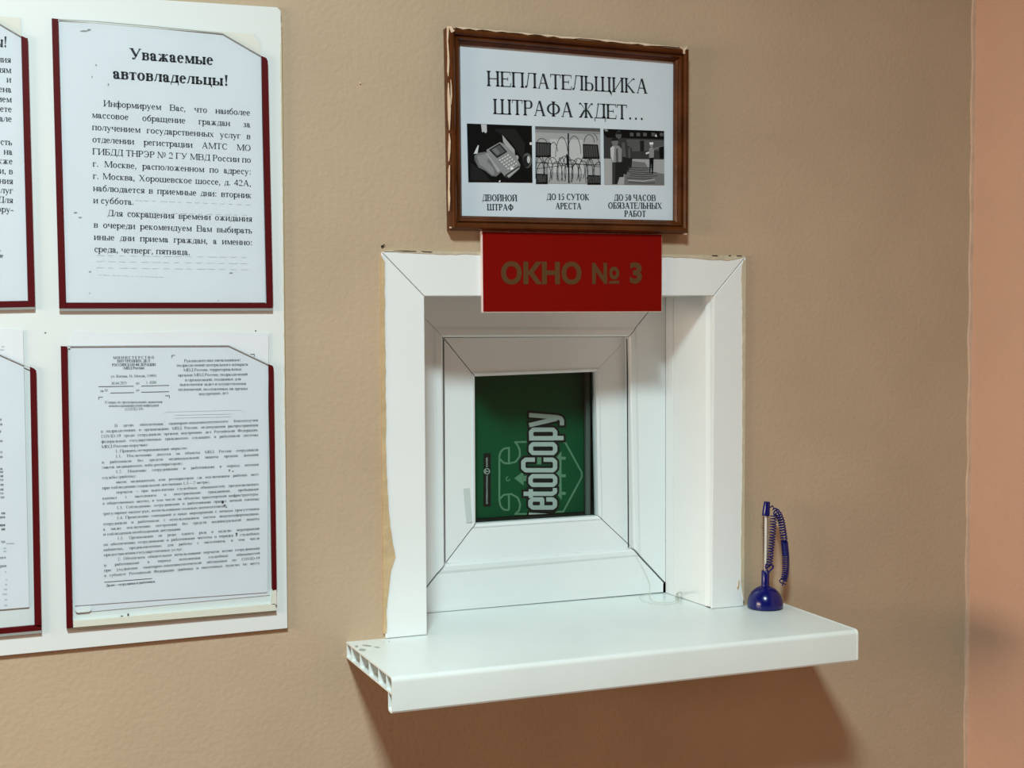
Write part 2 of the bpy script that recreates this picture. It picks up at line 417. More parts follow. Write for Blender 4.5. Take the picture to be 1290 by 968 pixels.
M_red = mat('dark_red_tape', (.085, .0025, .004), .5, raw=True, spec=.15)
M_plastic = clear_mat('clear_pocket_plastic', (.985, .99, .99), 1.10, .12)
M_edge = mat('clear_plastic_edge', (150, 150, 145), .3)
M_rail = mat('cloudy_plastic_rail', (215, 214, 200), .35)
M_wood = mat('brown_varnished_wood', (.082, .022, .004), .28, .15, 60, .35, 30, .22, raw=True)
M_chip = mat('cream_torn_paint', (222, 196, 168), .7, .4, 300, .08, 60)
M_sign = mat('red_sign_film', (.20, .0028, .0015), .4, raw=True, spec=.08)
M_signw = mat('white_sign_core', (225, 205, 200), .5)
M_gold = mat('dull_gold_letters', (.088, .036, .008), .4, raw=True)
M_glass = clear_mat('window_glass', (.84, .89, .87), 1.22, .02)
M_gapshade = mat('gap_shade_black', (.012, .012, .013), .6, raw=True)
M_spacer = mat('grey_spacer', (120, 124, 118), .4)
M_green = mat('green_ream_wrapper', (.004, .125, .05), .45, 0, 1, .08, 5, .15, raw=True)
M_emblem = mat('pale_green_print', (.20, .42, .26), .4, raw=True)
M_white = mat('white_print', (.80, .82, .80), .4, raw=True)
M_blue = mat('navy_blue_plastic', (.003, .005, .10), .2, raw=True)
M_clearpen = mat('pen_barrel_plastic', (.55, .42, .30), .12, raw=True)
M_refill = mat('pen_refill_white', (.90, .90, .88), .25, raw=True)
M_thread = mat('nylon_thread', (190, 188, 170), .4)
M_dark = mat('unlit_room_black', (.02, .02, .02), .9, raw=True)
M_black = mat('dark_hole', (.01, .008, .007), .9, raw=True)
M_bead = mat('yellowed_sealant', (.54, .39, .215), .7, .5, 120, .12, 40, raw=True)
M_beadp = mat('painted_sealant', (.55, .47, .33), .7, .5, 120, .1, 40, raw=True)
G = [mat('print_grey_%02d' % i, (v, v*1.02, v*1.03), .6, raw=True, spec=.1) for i, v in enumerate((.004, .014, .04, .09, .16, .25, .36, .50, .64, .80))]

# ------------------------------------------------------------------ room shell
XR = 1.205; FZ = -1.0; CZ = 2.9
txl, tzt = X2(481, 317.5, -.004); txr = X2(939.5, 323.5, -.004)[0]
ixl, izt = X2(534.5, 373, -.004); ixr = X2(899.7, 372.5, -.004)[0]
WD = .116
bm = NB()
hx0, hx1, hz0, hz1 = ixl-.012, ixr+.012, -.03, izt+.012
for (a, b, c, d) in ((-2.0, hx0, FZ, CZ), (hx1, XR, FZ, CZ), (hx0, hx1, FZ, hz0), (hx0, hx1, hz1, CZ)):
    box(bm, (a, 0, c), (b, .14, d))
bmesh.ops.remove_doubles(bm, verts=bm.verts[:], dist=1e-5)
tag(obj('wall_back', bm, M_wall), 'tan painted wall with the service window', 'wall', kind='structure')
bm = NB(); box(bm, (XR, -3.6, FZ), (XR+.12, .14, CZ))
tag(obj('wall_right', bm, M_side), 'pinkish tan side wall right of the service window', 'wall', kind='structure')
bm = NB(); box(bm, (-2.0, -3.6, FZ-.1), (XR+.12, .14, FZ))
tag(obj('floor', bm, M_floor), 'reddish brown floor under the service window', 'floor', kind='structure')
bm = NB()     # the room behind the window: near-black in place of dimness, keeps world light out
for lo_, hi in (((.0, .14, -.5), (.05, 1.2, 1.0)), ((1.15, .14, -.5), (1.2, 1.2, 1.0)), ((.0, 1.2, -.5), (1.2, 1.25, 1.0)),
                ((.0, .14, 1.0), (1.2, 1.25, 1.05)), ((.0, .14, -.55), (1.2, 1.25, -.5))): box(bm, lo_, hi)
tag(obj('wall_inner', bm, M_dark), 'dark office behind the service window', 'wall', kind='structure')
# paint ridge in the corner
bm = NB(); pts = []
zz = [-.45 + i*.03 for i in range(60)]
L_ = [(XR-.0045-.0012*math.sin(i*1.7)-.001*random.random(), z) for i, z in enumerate(zz)]
slab(bm, L_ + [(XR, zz[-1]), (XR, zz[0])], -.0035, 0)
tag(obj('trim_5', bm, mat('pale_corner_filler', (.66, .47, .34), .6, .4, 150, .1, 30, raw=True)), 'pale painted filler line in the corner between the two walls', 'corner filler', kind='structure')

# ------------------------------------------------------------------ window casing
ib_l, ib_r = X2(538, 798.5, -.004)[0], X2(896.8, 764.5, -.004)[0]
tbl, tbr = X2(486, 802, -.004)[0], X2(936.5, 761, -.004)[0]
ixr0, izr0 = X2(899.7, 372.5, -.004); tzr = X2(939.5, 323.5, -.004)[1]
g = .0005
def casing(name, label, pts, ret=None):
    b = NB(); slab(b, pts, -.004, 0)
    if ret: ret(b)
    return tag(obj(name, b, M_pvc, bevel=.0008), label, 'window trim', kind='structure')
c1 = casing('trim_1', 'white plastic trim down the left side of the service window', [(txl, tzt-g), (ixl, izt-g), (ib_l, .0005), (tbl, .0005)])
c2 = casing('trim_2', 'white plastic trim across the top of the service window', [(txl+g, tzt), (txr-g, tzr), (ixr0-g, izr0), (ixl+g, izt)])
c3 = casing('trim_3', 'white plastic trim down the right side of the service window', [(txr, tzr-g), (tbr, -.0010), (ib_r, -.0010), (ixr0, izr0-g)])
# sealant along the trim
def band(px_pts, y0, y1): 
    b = NB(); slab(b, [X2(*p, y0) for p in px_pts], y0, y1); return b
def jag(pts, amp=.5):
    out = []
    for (x0, y0), (x1, y1) in zip(pts, pts[1:]):
        n = max(2, int(math.hypot(x1-x0, y1-y0)/7))
        for k in range(n): out.append((x0+(x1-x0)*k/n+random.uniform(-amp, amp), y0+(y1-y0)*k/n+random.uniform(-amp, amp)))
    return out + [pts[-1]]
lp = jag([(484.5, 330), (485.5, 420), (486.5, 560), (488.5, 620), (491, 655), (495, 685), (498.5, 703), (493, 718), (490, 740), (487.5, 770), (487, 798)], .5)
obj('sealant', band([(480, 322)] + lp + [(483.5, 799), (483, 700), (481.5, 560), (480.5, 420)], -.0048, -.0002), M_bead, c1)
tp = jag([(484, 317), (560, 320.5), (604, 320.5), (760, 324.5), (835, 323.5), (880, 325.5), (900, 327.5), (915, 328), (934, 325)], .6)
obj('sealant', band(tp + [(938, 322.5), (835, 320.5), (700, 319.5), (604, 317.5), (484, 315)], -.0048, -.0002), M_beadp, c2)
for q_ in ([(496, 315.6), (512, 315.9), (525, 316.6), (524, 317.3), (508, 316.8)], [(530, 316.4), (545, 317.2), (543, 318.1), (533, 317.6)], [(897, 321.6), (904, 321.7), (904.5, 323), (897.5, 322.8)], [(918, 321.8), (921, 321.5), (920.5, 322.9), (918.5, 322.8)], [(928, 322), (935, 322.2), (934, 323.1), (928.5, 323)]):
    b = NB(); slab(b, [X2(*p, -.0054) for p in q_], -.0054, -.0040); obj('crack', b, M_black, c2)
rp = jag([(937, 327), (935, 335), (934, 352), (935.2, 380), (935.5, 500), (935, 600), (933.5, 700), (934, 738), (936, 752)], .4)
obj('sealant', band(rp + [(937.6, 758), (938.4, 600), (939.2, 450), (940, 330)], -.0048, -.0002), M_beadp, c3)
b = NB(); slab(b, [X2(*p, -.0052) for p in ((928.6, 741), (930, 739), (930.6, 732), (931.6, 732), (931, 740), (929.4, 743))], -.0052, -.004)
obj('paint_drip', b, M_bead, c3)

# ------------------------------------------------------------------ window unit
win = thing('window_1', (.575, WD, 0), 'small fixed white plastic window deep in the service opening', 'window', kind='structure')
# reveal
jx_in, jz_in = X2(848.5, 373, .095)
b = NB(); prism(b, [(ixr0, 0, -.001), (jx_in, .0955, -.001), (jx_in+.004, .0955, -.001), (ixr0+.006, 0, -.001)], (0, 0, izr0+.004)); obj('reveal_panel', b, M_pvc, win, .0006)
b = NB(); prism(b, [(X2(892.3, 600, .014)[0], .0135, -.0005), (ixr0-.0001, -.0035, -.0005), (ixr0+.002, 0, -.0005), (jx_in+.004, .0135, -.0005)], (0, 0, izr0+.001)); obj('corner_bead', b, M_pvc, win, .0006)
b = NB(); prism(b, [(jx_in-.0004, .0962, -.001), (X2(838.3, 600, WD)[0], WD-.0002, -.001), (jx_in+.004, WD-.0002, -.001), (jx_in+.004, .0962, -.001)], (0, 0, izr0+.004)); obj('starter_strip', b, M_pvc, win, .0006)
b = NB(); box(b, (ixl-.010, 0, 0.0005), (ixl-.004, WD, izt+.004)); obj('reveal_panel', b, M_pvc, win)
b = NB(); box(b, (ixl-.004, 0, izt+.0005), (ixr0+.004, WD, izt+.007)); obj('reveal_panel', b, M_pvc, win)
# outer frame
oxr = X2(838.3, 600, WD)[0]; ozb = .0006; ozt = izt+.0; oxl = ixl-.004
f_tl = X2(557.5, 425, WD); f_tr = X2(792.3, 424.3, WD); f_bl = X2(559.8, 711.5, WD); f_br = X2(798.5, 692.5, WD)
o_bl = (f_bl[0]-(f_bl[1]-ozb)/1.12, ozb); o_br = X2(838.5, 735, WD); o_br = (oxr, o_br[1])
o_tl = (oxl, f_tl[1] + (f_tl[0]-oxl)*1.05); o_tr = (oxr, f_tr[1] + (oxr-f_tr[0])*1.12)
P_out = [(0, WD), (.80, WD), (.86, WD-.0018), (.96, WD-.0022), (1.0, WD+.0005), (1.0, WD+.03), (0, WD+.03)]
def mem(name, *a, m=M_pvc, prof=P_out, g0=.0002, g1=.0002):
    b = NB(); moulding(b, *a, prof, g0, g1); return obj(name, b, m, win, smooth=True, ang=20)
fr = mem('frame_member', o_tl, o_tr, f_tl, f_tr, g0=.0004, g1=.0012)
b = NB(); slab(b, [o_tl, o_tr, (oxr, max(ozt, o_tr[1]+.001)), (oxl, max(ozt, o_tl[1]+.001))], WD, WD+.03); obj('frame_head_strip', b, M_pvc, win)
mem('frame_member', o_tl, o_bl, f_tl, f_bl, g0=.0004, g1=.0012)
mem('frame_member', o_tr, o_br, f_tr, f_br, g0=.0004, g1=.0012)
mem('frame_member', o_bl, o_br, f_bl, f_br, g0=.0022, g1=.0024)
b = NB(); slab(b, [(o_bl[0]+.0032, ozb-.0003), (oxr-.0035, ozb-.0005), (oxr-.0032, o_br[1]-.0005), (oxr-.0068, o_br[1]+.0025), (o_bl[0]+.012, o_bl[1]+.0025), (o_bl[0]+.0035, ozb+.0001)], WD+.0003, WD+.03); obj('frame_sill_strip', b, M_pvc, win)
b = NB(); slab(b, [(oxl, ozb), (o_bl[0]+.001, ozb), (oxl+.0005, o_tl[1]-.01), (oxl, o_tl[1]-.01)], WD+.0003, WD+.03); obj('frame_side_strip', b, M_pvc, win)
# glazing beads
YB = WD+.012; YG = WD+.030
k_tl, k_tr, k_bl, k_br = (Vector(X2(*p, YB)) for p in ((558, 425), (793, 424), (559.5, 712), (800, 693)))
s_tl, s_tr, s_bl, s_br = (X2(*p, YB+.004) for p in ((598, 474.5), (750.5, 468.5), (599, 660.5), (754, 650.5)))
k_tl += Vector((.0004, -.0008)); k_tr += Vector((-.0016, -.0008)); k_bl += Vector((.0004, .0004)); k_br += Vector((-.0016, .0004))
P_in = [(0, YB), (.88, YB+.004), (.93, YB+.0025), (1.0, YB+.0045), (1.0, YG), (0, YG)]
mem('glazing_bead', k_tl, k_tr, s_tl, s_tr, prof=P_in, g0=.0010)
mem('glazing_bead', k_tl, k_bl, s_tl, s_bl, prof=P_in, g0=.0006, g1=.0012)
mem('glazing_bead', k_tr, k_br, s_tr, s_br, prof=P_in, g1=.0008)
mem('glazing_bead', k_bl, k_br, s_bl, s_br, prof=P_in, g0=.0012, g1=.0008)
b = NB(); slab(b, [(oxl, ozb), (oxr, ozb), (oxr, ozt), (oxl, ozt)], WD+.031, WD+.036)
bm2 = NB()
ox0, ox1, oz0, oz1 = s_tl[0]-.02, s_tr[0]+.02, s_bl[1]-.02, s_tl[1]+.02
for a in (((oxl, ozb), (ox0, ozt)), ((ox1, ozb), (oxr, ozt)), ((ox0, ozb), (ox1, oz0)), ((ox0, oz1), (ox1, ozt))):
    box(bm2, (a[0][0], WD+.0301, a[0][1]), (a[1][0], WD+.036, a[1][1]))
b.free(); obj('frame_back', bm2, M_gapshade, win)  # black backing that puts deep shade behind the open frame joints
b = NB(); slab(b, [(s_tl[0]-.008, s_bl[1]-.012), (s_tr[0]+.012, s_bl[1]-.012), (s_tr[0]+.012, s_tl[1]+.012), (s_tl[0]-.008, s_tl[1]+.012)], WD+.0245, WD+.0285)
obj('glass_pane', b, M_glass, win)
xa, xb = X2(738.3, 560, WD+.037)[0], X2(743.8, 560, WD+.037)[0]
b = NB(); box(b, (xa, WD+.0365, s_bl[1]-.03), (xb, WD+.043, s_tl[1]+.03)); obj('spacer_bar', b, M_spacer, win, .001)
for pts in (((789.4, 427), (790.6, 427), (792.4, 690), (791.2, 690)), ((558.6, 427.5), (559.5, 427.5), (560.9, 708), (560.0, 708))):
    b = NB(); slab(b, [X2(*p, WD+.0055) for p in pts], WD+.0055, WD+.0062); obj('seam_shade_strip', b, M_gapshade, win)  # black strip drawn in for the shaded seam between lip and bead
# faint sticker residue on the left bead
b = NB(); slab(b, [X2(*p, YB+.0022) for p in ((584, 616), (592, 615), (595, 658), (588, 659), (586, 640))], YB+.0022, YB+.004)
obj('tape_residue', b, mat('old_tape', (.58, .63, .60), .5, raw=True), win)

# ------------------------------------------------------------------ sill
pBL, pFL = WZ(437.5, 810), WZ(493, 853.5); pFR, pBR = WZ(1081, 793), WZ(988, 760)
sill = thing('window_sill', (.58, -.09, 0), 'white hollow plastic window sill shelf sticking out below the window', 'window sill')
YF = (pFL.y+pFR.y)/2; xL0, xL1, xR1, xR0 = pBL.x, pFL.x, pFR.x, pBR.x
T_ = .0196; NOSE = .0405
def sx(y, right=False):
    t = y/YF; return (xR0+(xR1-xR0)*t) if right else (xL0+(xL1-xL0)*t)
def zt(x): return -.0016*(x-xL1)/(xR1-xL1) - .0
def extr(b, prof, dx0=0., dx1=0.):       # a (y, z) outline run along the whole sill
    l = [b.verts.new((sx(y)+dx0, y, z)) for y, z in prof]; r = [b.verts.new((sx(y, True)+dx1, y, z-.0016)) for y, z in prof]
    n = len(prof); b.faces.new(l); b.faces.new(r[::-1])
    for i in range(n): b.faces.new((l[i], r[i], r[(i+1) % n], l[(i+1) % n]))
R = .006; arc = [(YF+R-R*math.sin(a), -R+R*math.cos(a)) for a in [i*math.pi/12 for i in range(7)]]
arc2 = [(YF+R-(R-.0018)*math.sin(a), -R+(R-.0018)*math.cos(a)) for a in [i*math.pi/12 for i in range(6, -1, -1)]]
b = NB()
extr(b, [(-.0002, 0)] + arc + [(YF, -NOSE+.003), (YF+.0012, -NOSE+.0008), (YF+.005, -NOSE), (YF+.0112, -NOSE), (YF+.0138, -NOSE+.0012), (YF+.0148, -NOSE+.0036), (YF+.0148, -T_), (YF+.0132, -T_),
           (YF+.0132, -NOSE+.0042), (YF+.0110, -NOSE+.0018), (YF+.0040, -NOSE+.0018), (YF+.0018, -NOSE+.0040)] + arc2 + [(-.0002, -.0018)])
obj('top_skin', b, M_pvcsill, sill, smooth=True, ang=25)
b = NB(); extr(b, [(-.0002, -T_), (-.0002, -T_+.0018), (YF+.0017, -T_+.0018), (YF+.0017, -T_)]); obj('bottom_skin', b, M_pvcsill, sill)
for fr_ in (.012, .12, .32, .52, .72, .885):
    y = YF*fr_; b = NB(); extr(b, [(y-.0008, -T_+.0018), (y-.0008, -.0018), (y+.0008, -.0018), (y+.0008, -T_+.0018)]); obj('web', b, M_pvcsill, sill)
b = NB()      # the part of the sill board that runs into the opening
prism(b, [(ixl-.010, .0, -.0003), (ixr0+.006, 0, -.0016), (ixr0-.002, WD+.004, -.0014), (ixl-.010, WD+.004, -.0003)], (0, 0, -T_)); obj('inner_board', b, M_pvcsill, sill)
b = NB()      # right end cap with a rounded corner
capp = [(-.0002, .0004)] + [(p[0]-.0004, p[1]+.0004) for p in arc] + [(YF-.0004, -NOSE+.003), (YF+.002, -NOSE-.0002), (YF+.0138, -NOSE+.0004), (YF+.0148, -NOSE+.002), (YF+.0148, -T_-.0006), (-.0002, -T_-.0006)]
l = [b.verts.new((sx(y, True)-.0004, y, z-.0016)) for y, z in capp]; r_ = [b.verts.new((sx(y, True)+.0026, y, z-.0016)) for y, z in capp]
b.faces.new(l); b.faces.new(r_[::-1])
for i in range(len(capp)): b.faces.new((l[i], r_[i], r_[(i+1) % len(capp)], l[(i+1) % len(capp)]))
obj('end_cap', b, M_pvcsill, sill, .0012, 3)
# worn marks on the sill's left corner
b = NB()
for cx_, cy_, w_, h_ in ((457, 819, 5, 1.8), (463, 813.5, 7, .8), (475, 815.5, 4.5, .7), (449, 814.5, 2.5, 1.2), (490, 808.5, 1.0, .6)):
    face(b, [WZ(cx_+w_*math.cos(k*.6283)*random.uniform(.6, 1.1), cy_+h_*math.sin(k*.6283)*random.uniform(.7, 1.2)+.06*w_*math.cos(k*.6283), .0003) for k in range(10)])
obj('scuff_mark', b, mat('grey_scuff', (168, 168, 155), .6), sill)

# ------------------------------------------------------------------ ream of paper behind the glass
YR = WD+.055
def Qp(x, y): return (590 + x/5.869, 500 + y/5.869)
def Q(lift):
    return lambda x, y: W(*Qp(x, y), YR-lift)
rz0 = W(*Qp(450, 884), YR).z; rx1 = W(*Qp(862, 600), YR).x
ream = thing('paper_ream', (rx1-.105, YR+.025, rz0), 'green paper ream standing on end behind the window glass', 'paper ream')
b = NB(); box(b, (rx1-.21, YR, rz0), (rx1, YR+.052, rz0+.297)); obj('wrapper', b, M_green, ream, .003, 3)
WHT, BLK = [], []
rr = lambda x0, y0, x1, y1, c=16: [(x0+c, y0), (x1-c, y0), (x1, y0+c), (x1, y1-c), (x1-c, y1), (x0+c, y1), (x0, y1-c), (x0, y0+c)]
T = 34
GL = [([(465, 137), (655, 152), (682, 160), (692, 175), (692, 196)], 0), ([(465, 207), (640, 166)], 0),
      (rr(464, 244, 642, 308), 1), ([(465, 308), (688, 306)], 0), (rr(462, 352, 642, 416), 1),
      ([(476, 466), (424, 466), (406, 482), (406, 528), (424, 544), (624, 544), (641, 528), (641, 482), (624, 466), (572, 466)], 0),
      (rr(460, 588, 642, 652), 1), ([(424, 718), (620, 718), (640, 704), (640, 692)], 0), ([(462, 700), (462, 733)], 0),
      ([(545, 820), (545, 760), (476, 760), (459, 774), (459, 806), (476, 820), (624, 820), (640, 806), (640, 774), (624, 760), (592, 760)], 0)]
b = NB(); e = NB()
for pts, cl in GL:
    stroke(b, pts, T+30, Q(.0006), 0, bool(cl), 15+T/2); stroke(e, pts, T-2, Q(.0009), 0, bool(cl), T/2-1)
face(b, [Q(.0006)(*p) for p in ((435, 846), (660, 842), (620, 874), (435, 877))])
face(e, [Q(.0009)(*p) for p in ((447, 857), (590, 866), (447, 873))])
lt = obj('lettering_outline', b, M_black, ream); obj('lettering', e, M_white, lt)
b = NB(); q = Q(.0003)
for pts in ([(300, 838), (262, 836), (238, 808), (229, 765), (229, 440), (238, 410), (262, 384), (300, 378), (300, 494)], [(234, 462), (262, 490), (300, 494), (350, 482), (380, 440), (380, 395), (362, 355), (345, 336), (430, 334)],
            [(234, 755), (262, 726), (318, 720), (366, 748), (384, 795), (375, 842), (345, 868), (432, 866)], [(300, 838), (300, 726)],
            [(700, 336), (716, 338), (838, 560), (838, 596), (702, 850), (640, 852)]): stroke(b, pts, 13, q)
stroke(b, [(292+13*math.cos(k*.7), 608+15*math.sin(k*.7)) for k in range(8)], 6, q)
face(b, [q(*p) for p in ((340, 603), (408, 552), (408, 656))]); face(b, [q(*p) for p in ((400, 585), (450, 585), (450, 625), (400, 625))])
face(b, [q(*p) for p in ((500, 445), (540, 445), (540, 500), (500, 500))])
face(b, [q(*p) for p in ((688, 404), (690, 765), (640, 700), (640, 465))])
for y0 in (444, 574, 704): face(b, [q(*p) for p in ((685, y0), (720, y0), (720, y0+22), (685, y0+22))])
obj('emblem', b, M_emblem, ream)
b = NB(); face(b, [q(*p) for p in ((112, 418), (166, 418), (167, 812), (110, 814))]); bl = obj('maker_label', b, M_black, ream)
b = NB(); qq = Q(.0006)
for txt, ya, yb in (('INTERNATIONAL', 792, 578), ('PAPER', 520, 448)):
    O = qq(144, ya); Ue = qq(144, yb)-O; sans(b, txt, O, Ue.normalized(), (qq(130, ya)-O).normalized(), Ue.length, (qq(131, ya)-O).length, .01)
stroke(b, [(137+20*math.cos(k*.3927), 552+20*math.sin(k*.3927)) for k in range(16)], 5, qq, 0, True)
stroke(b, [(120, 552), (154, 552)], 4, qq); stroke(b, [(137, 552), (122, 540)], 4, qq); stroke(b, [(137, 552), (122, 564)], 4, qq)
obj('maker_lettering', b, M_white, bl)
b = NB(); box(b, (.30, WD+.0365, rz0-.03), (.90, YR+.12, rz0)); tag(obj('trim_6', b, M_black), 'dark ledge behind the glass that carries the green ream', 'ledge', kind='structure')

# ------------------------------------------------------------------ notice board
YBD = -.006
b_tr, b_br = X2(353.8, 9.5, YBD), X2(362.3, 792, YBD)
zl = X2(0, 827, YBD); sl_b = (b_br[1]-zl[1])/(b_br[0]-zl[0]); xl_b = -.66
b_tl = X2(190, -1, YBD); sl_t = (b_tr[1]-b_tl[1])/(b_tr[0]-b_tl[0])
board = thing('notice_board', (-.2, YBD, b_br[1]), 'white notice board with four paper pockets left of the window', 'notice board')
b = NB(); zt_l = b_tr[1]-sl_t*(b_tr[0]-xl_b)
slab(b, [(xl_b, b_br[1]-sl_b*(b_br[0]-xl_b)), (b_br[0], b_br[1]), (b_tr[0], b_tr[1]-.004), (b_tr[0]-.004, b_tr[1]), (xl_b, zt_l)], YBD, -.0003)
obj('panel', b, M_board, board, .0006)
b = NB(); P1 = jag([(353.6, 28), (353.5, 120), (355.5, 240), (357, 360), (358, 480), (359, 560)], .6)
slab(b, [X2(*p, YBD-.0003) for p in P1 + [(359.8, 560), (358.3, 400), (356.3, 200), (354.4, 28)]], YBD-.0003, -.0006); obj('worn_edge', b, M_boardedge, board)
for px_, py_ in ((57, 419.5), (322, 417)):
    b = NB(); c_ = W(px_, py_, YBD); tube(b, [c_+Vector((0, .001, 0)), c_+Vector((0, -.0004, 0))], .0008, 8); obj('pin_hole', b, M_black, board)
def pocket(name, q_, bars, notch, bottom='red', w=8.3, gw=None):
    """q_: outer corners TL, BL, BR (px); notch: line of the clear front's top edge (px)"""
    (tl, bl, br, rt) = q_
    y0, y1 = YBD-.0002, YBD-.0042
    e = bpy.data.objects.new(name, None); COL.objects.link(e); c = W(*bl, y1); e.location = c; e.parent = board
    e.matrix_parent_inverse = Matrix.Translation(board.location).inverted(); e.empty_display_size = .02
    def part(n, pts, ya, yb, m):
        k = NB(); slab(k, [X2(*p, ya) for p in pts], ya, yb); o = obj(n, k, m); o.parent = e
        o.matrix_parent_inverse = Matrix.Translation(e.location - board.location + board.location).inverted(); return o
    part('front_sheet', notch + [br, bl], y1, y1+.0008, M_plastic)
    k = NB()
    for p0, p1 in zip(notch, notch[1:]):
        d = .75
        slab(k, [X2(*p, y1-.0001) for p in (p0, p1, (p1[0], p1[1]+d), (p0[0], p0[1]+d))], y1-.0001, y1+.0009)
    o = obj('top_lip', k, M_edge); o.parent = e; o.matrix_parent_inverse = Matrix.Translation(e.location).inverted()
    for pts, m in bars: part('edge_strip', pts, y1-.0003, y0, m)
    return e
pocket('document_pocket', ((65.5, 23), (75, 389.5), (343.5, 389), (337, 74)),
       [([(65.3, 23), (73.2, 23.8), (83.2, 381.5), (83.5, 388.6), (74.8, 388.6)], M_red), ([(83, 381.8), (336, 382.2), (343.5, 382.2), (343.5, 388.3), (83, 388.5)], M_red),
        ([(329.6, 70.5), (335.5, 73), (337.4, 77), (344, 382.3), (336.4, 382.3)], M_red), ([(75, 389), (343.6, 388.6), (343.7, 391.6), (75, 392.3)], M_edge)],
       [(73, 24), (120, 26.5), (200, 33.5), (280, 41.5), (329, 70)])
pocket('document_pocket', ((-215, 20), (-206, 395), (44, 387), (36, 47)),
       [([(26.8, 45), (33.4, 48), (35, 48), (44, 379.5), (35.5, 379.5)], M_red), ([(-206, 384.2), (44, 379.3), (44, 386.6), (-206, 391.6)], M_red),
        ([(-216, 10), (-208, 10), (-198, 384), (-206, 391.6)], M_red), ([(-206, 392), (44, 387), (44, 390), (-206, 395.5)], M_edge)],
       [(-209, 12), (-60, -1), (0, 29.5), (27, 45.5)])
pocket('document_pocket', ((77.5, 436), (84.5, 792), (348.5, 770), (344, 462)),
       [([(76.7, 436.3), (84.8, 436.6), (91.6, 789), (90, 791.2), (84, 792)], M_red), ([(338.3, 459), (343.4, 461), (344.8, 464), (348.6, 743), (344.5, 744.5), (343, 742)], M_red),
        ([(92.2, 783), (341.5, 761.5), (346.5, 761), (348, 769.5), (92.5, 791)], M_rail), ([(343.5, 744), (348.2, 743.5), (348.5, 762), (342, 762)], M_rail),
        ([(85, 792.2), (348.3, 770), (348.3, 771.6), (85, 794.4)], mat('brown_shadow_strip', (120, 100, 80), .4))],  # last strip paints the brown shadow line below the rail
       [(85, 436), (180, 435.3), (288, 435), (338.5, 459)])
pocket('document_pocket', ((-205, 448), (-200, 815), (52, 795), (45, 465)),
       [([(37.8, 462.2), (43, 464.5), (45.6, 467), (52.2, 790), (43.6, 789)], M_red), ([(-200, 811), (43.5, 788.3), (52.2, 788), (52.2, 794.3), (-200, 817)], M_red),
        ([(-205, 448), (-197, 448), (-190, 811), (-199, 817)], M_red), ([(-200, 817.4), (52.3, 794.6), (52.5, 798), (-200, 821)], M_edge)],
       [(-197, 449), (-65, 447), (-50, 424), (0, 446.5), (38, 463.5)])

def sheet(name, label, px_pts, y, m=M_paper, group=None):
    k = NB(); slab(k, [X2(*p, y) for p in px_pts], y, y+.0003)
    o = obj(name, k, m); return tag(o, label, 'notice', group)
YP = YBD-.0022; YT = YP-.0004
# upper right notice
s1o = sheet('paper_notice', 'aged blank sheet whose cream corner peeks out behind the upper right notice', [(76, 25), (283, 40), (318, 42.5), (326.5, 53), (329, 72), (334, 381), (83, 381)], YP+.0012, M_cream)
s1 = sheet('paper_notice', 'upper right notice with large bold two line heading on the board', [(74, 25.5), (281, 42.5), (328.5, 71), (334.5, 381.3), (83.5, 381.3)], YP)
b = NB()
put_text(b, 'Уважаемые', (163, 74.5), (269, 82), .0186, YT, True); put_text(b, 'автовладельцы!', (142, 99), (288.5, 108.5), .0186, YT, True)
obj('heading', b, M_ink, s1)
body = ['Информируем Вас, что наиболее', 'массовое обращение граждан за', 'получением государственных услуг в', 'отделении регистрации АМТС МО',
        'ГИБДД ТНРЭР № 2 ГУ МВД России по', 'г. Москве, расположенном по адресу:', 'г. Москва, Хорошевское шоссе, д. 42А,', 'наблюдается в приемные дни: вторник',
        'и суббота.', 'Для сокращения времени ожидания', 'в очереди рекомендуем Вам выбирать', 'иные дни приема граждан, а именно:', 'среда, четверг, пятница.']
b = NB()
for i, t in enumerate(body):
    xl_, xr_ = 115.3+.26*i, 315.2+.27*i; yl = 132.9+15.38*i; yr = 145.6+14.86*i
    f0, f1 = 0., 1.
    if i in (0, 9): f0 = .075 if i == 0 else .088
    if i == 8: f1 = .258
    if i == 12: f1 = .607
    p = lambda f_: (xl_+(xr_-xl_)*f_, yl+(yr-yl)*f_)
    put_text(b, t, p(f0), p(f1), .0102, YT, justify=i not in (8, 12))
    if i in (8, 12): obj('paragraph', b, M_ink, s1); b = NB()
b.free()
b = NB()
for (x0, y0, x1, y1) in ((122, 320.5, 318, 323), (122, 328, 316, 331), (122, 336, 318, 338.5), (124, 345, 206, 348), (170, 251, 320, 257), (160, 266, 316, 270)):
    b = NB()
    for k in range(14):
        f_ = k/14; ww = random.uniform(.03, .06)
        a_ = (x0+(x1-x0)*f_, y0+(y1-y0)*f_); c_ = (x0+(x1-x0)*(f_+ww), y0+(y1-y0)*(f_+ww))
        face(b, [W(*p_, YT) for p_ in (a_, c_, (c_[0], c_[1]+1.6), (a_[0], a_[1]+1.6))])
    obj('show_through_line', b, mat('very_faint_ink', (.675, .69, .72), .7, raw=True), s1)
b = NB()
for (x, y, w_, h_) in ((106, 39, 6, 1), (112, 37.5, 3, 1.2), (121, 82, 1.6, .9), (136.5, 106.5, .9, 1.8), (116, 97, .8, 1.5), (95, 268, 3, 1), (101, 274, 3, .8), (113.5, 342.5, 2, .9), (113, 369.5, .7, 1.1), (275, 379, .8, .8), (291, 344, 3, .8)):
    b = NB(); face(b, [W(x+w_*math.cos(k*.785)*random.uniform(.6, 1), y+h_*math.sin(k*.785), YT) for k in range(8)])
    obj('smudge', b, mat('grey_smudge', (.28, .29, .28), .7, raw=True), s1)
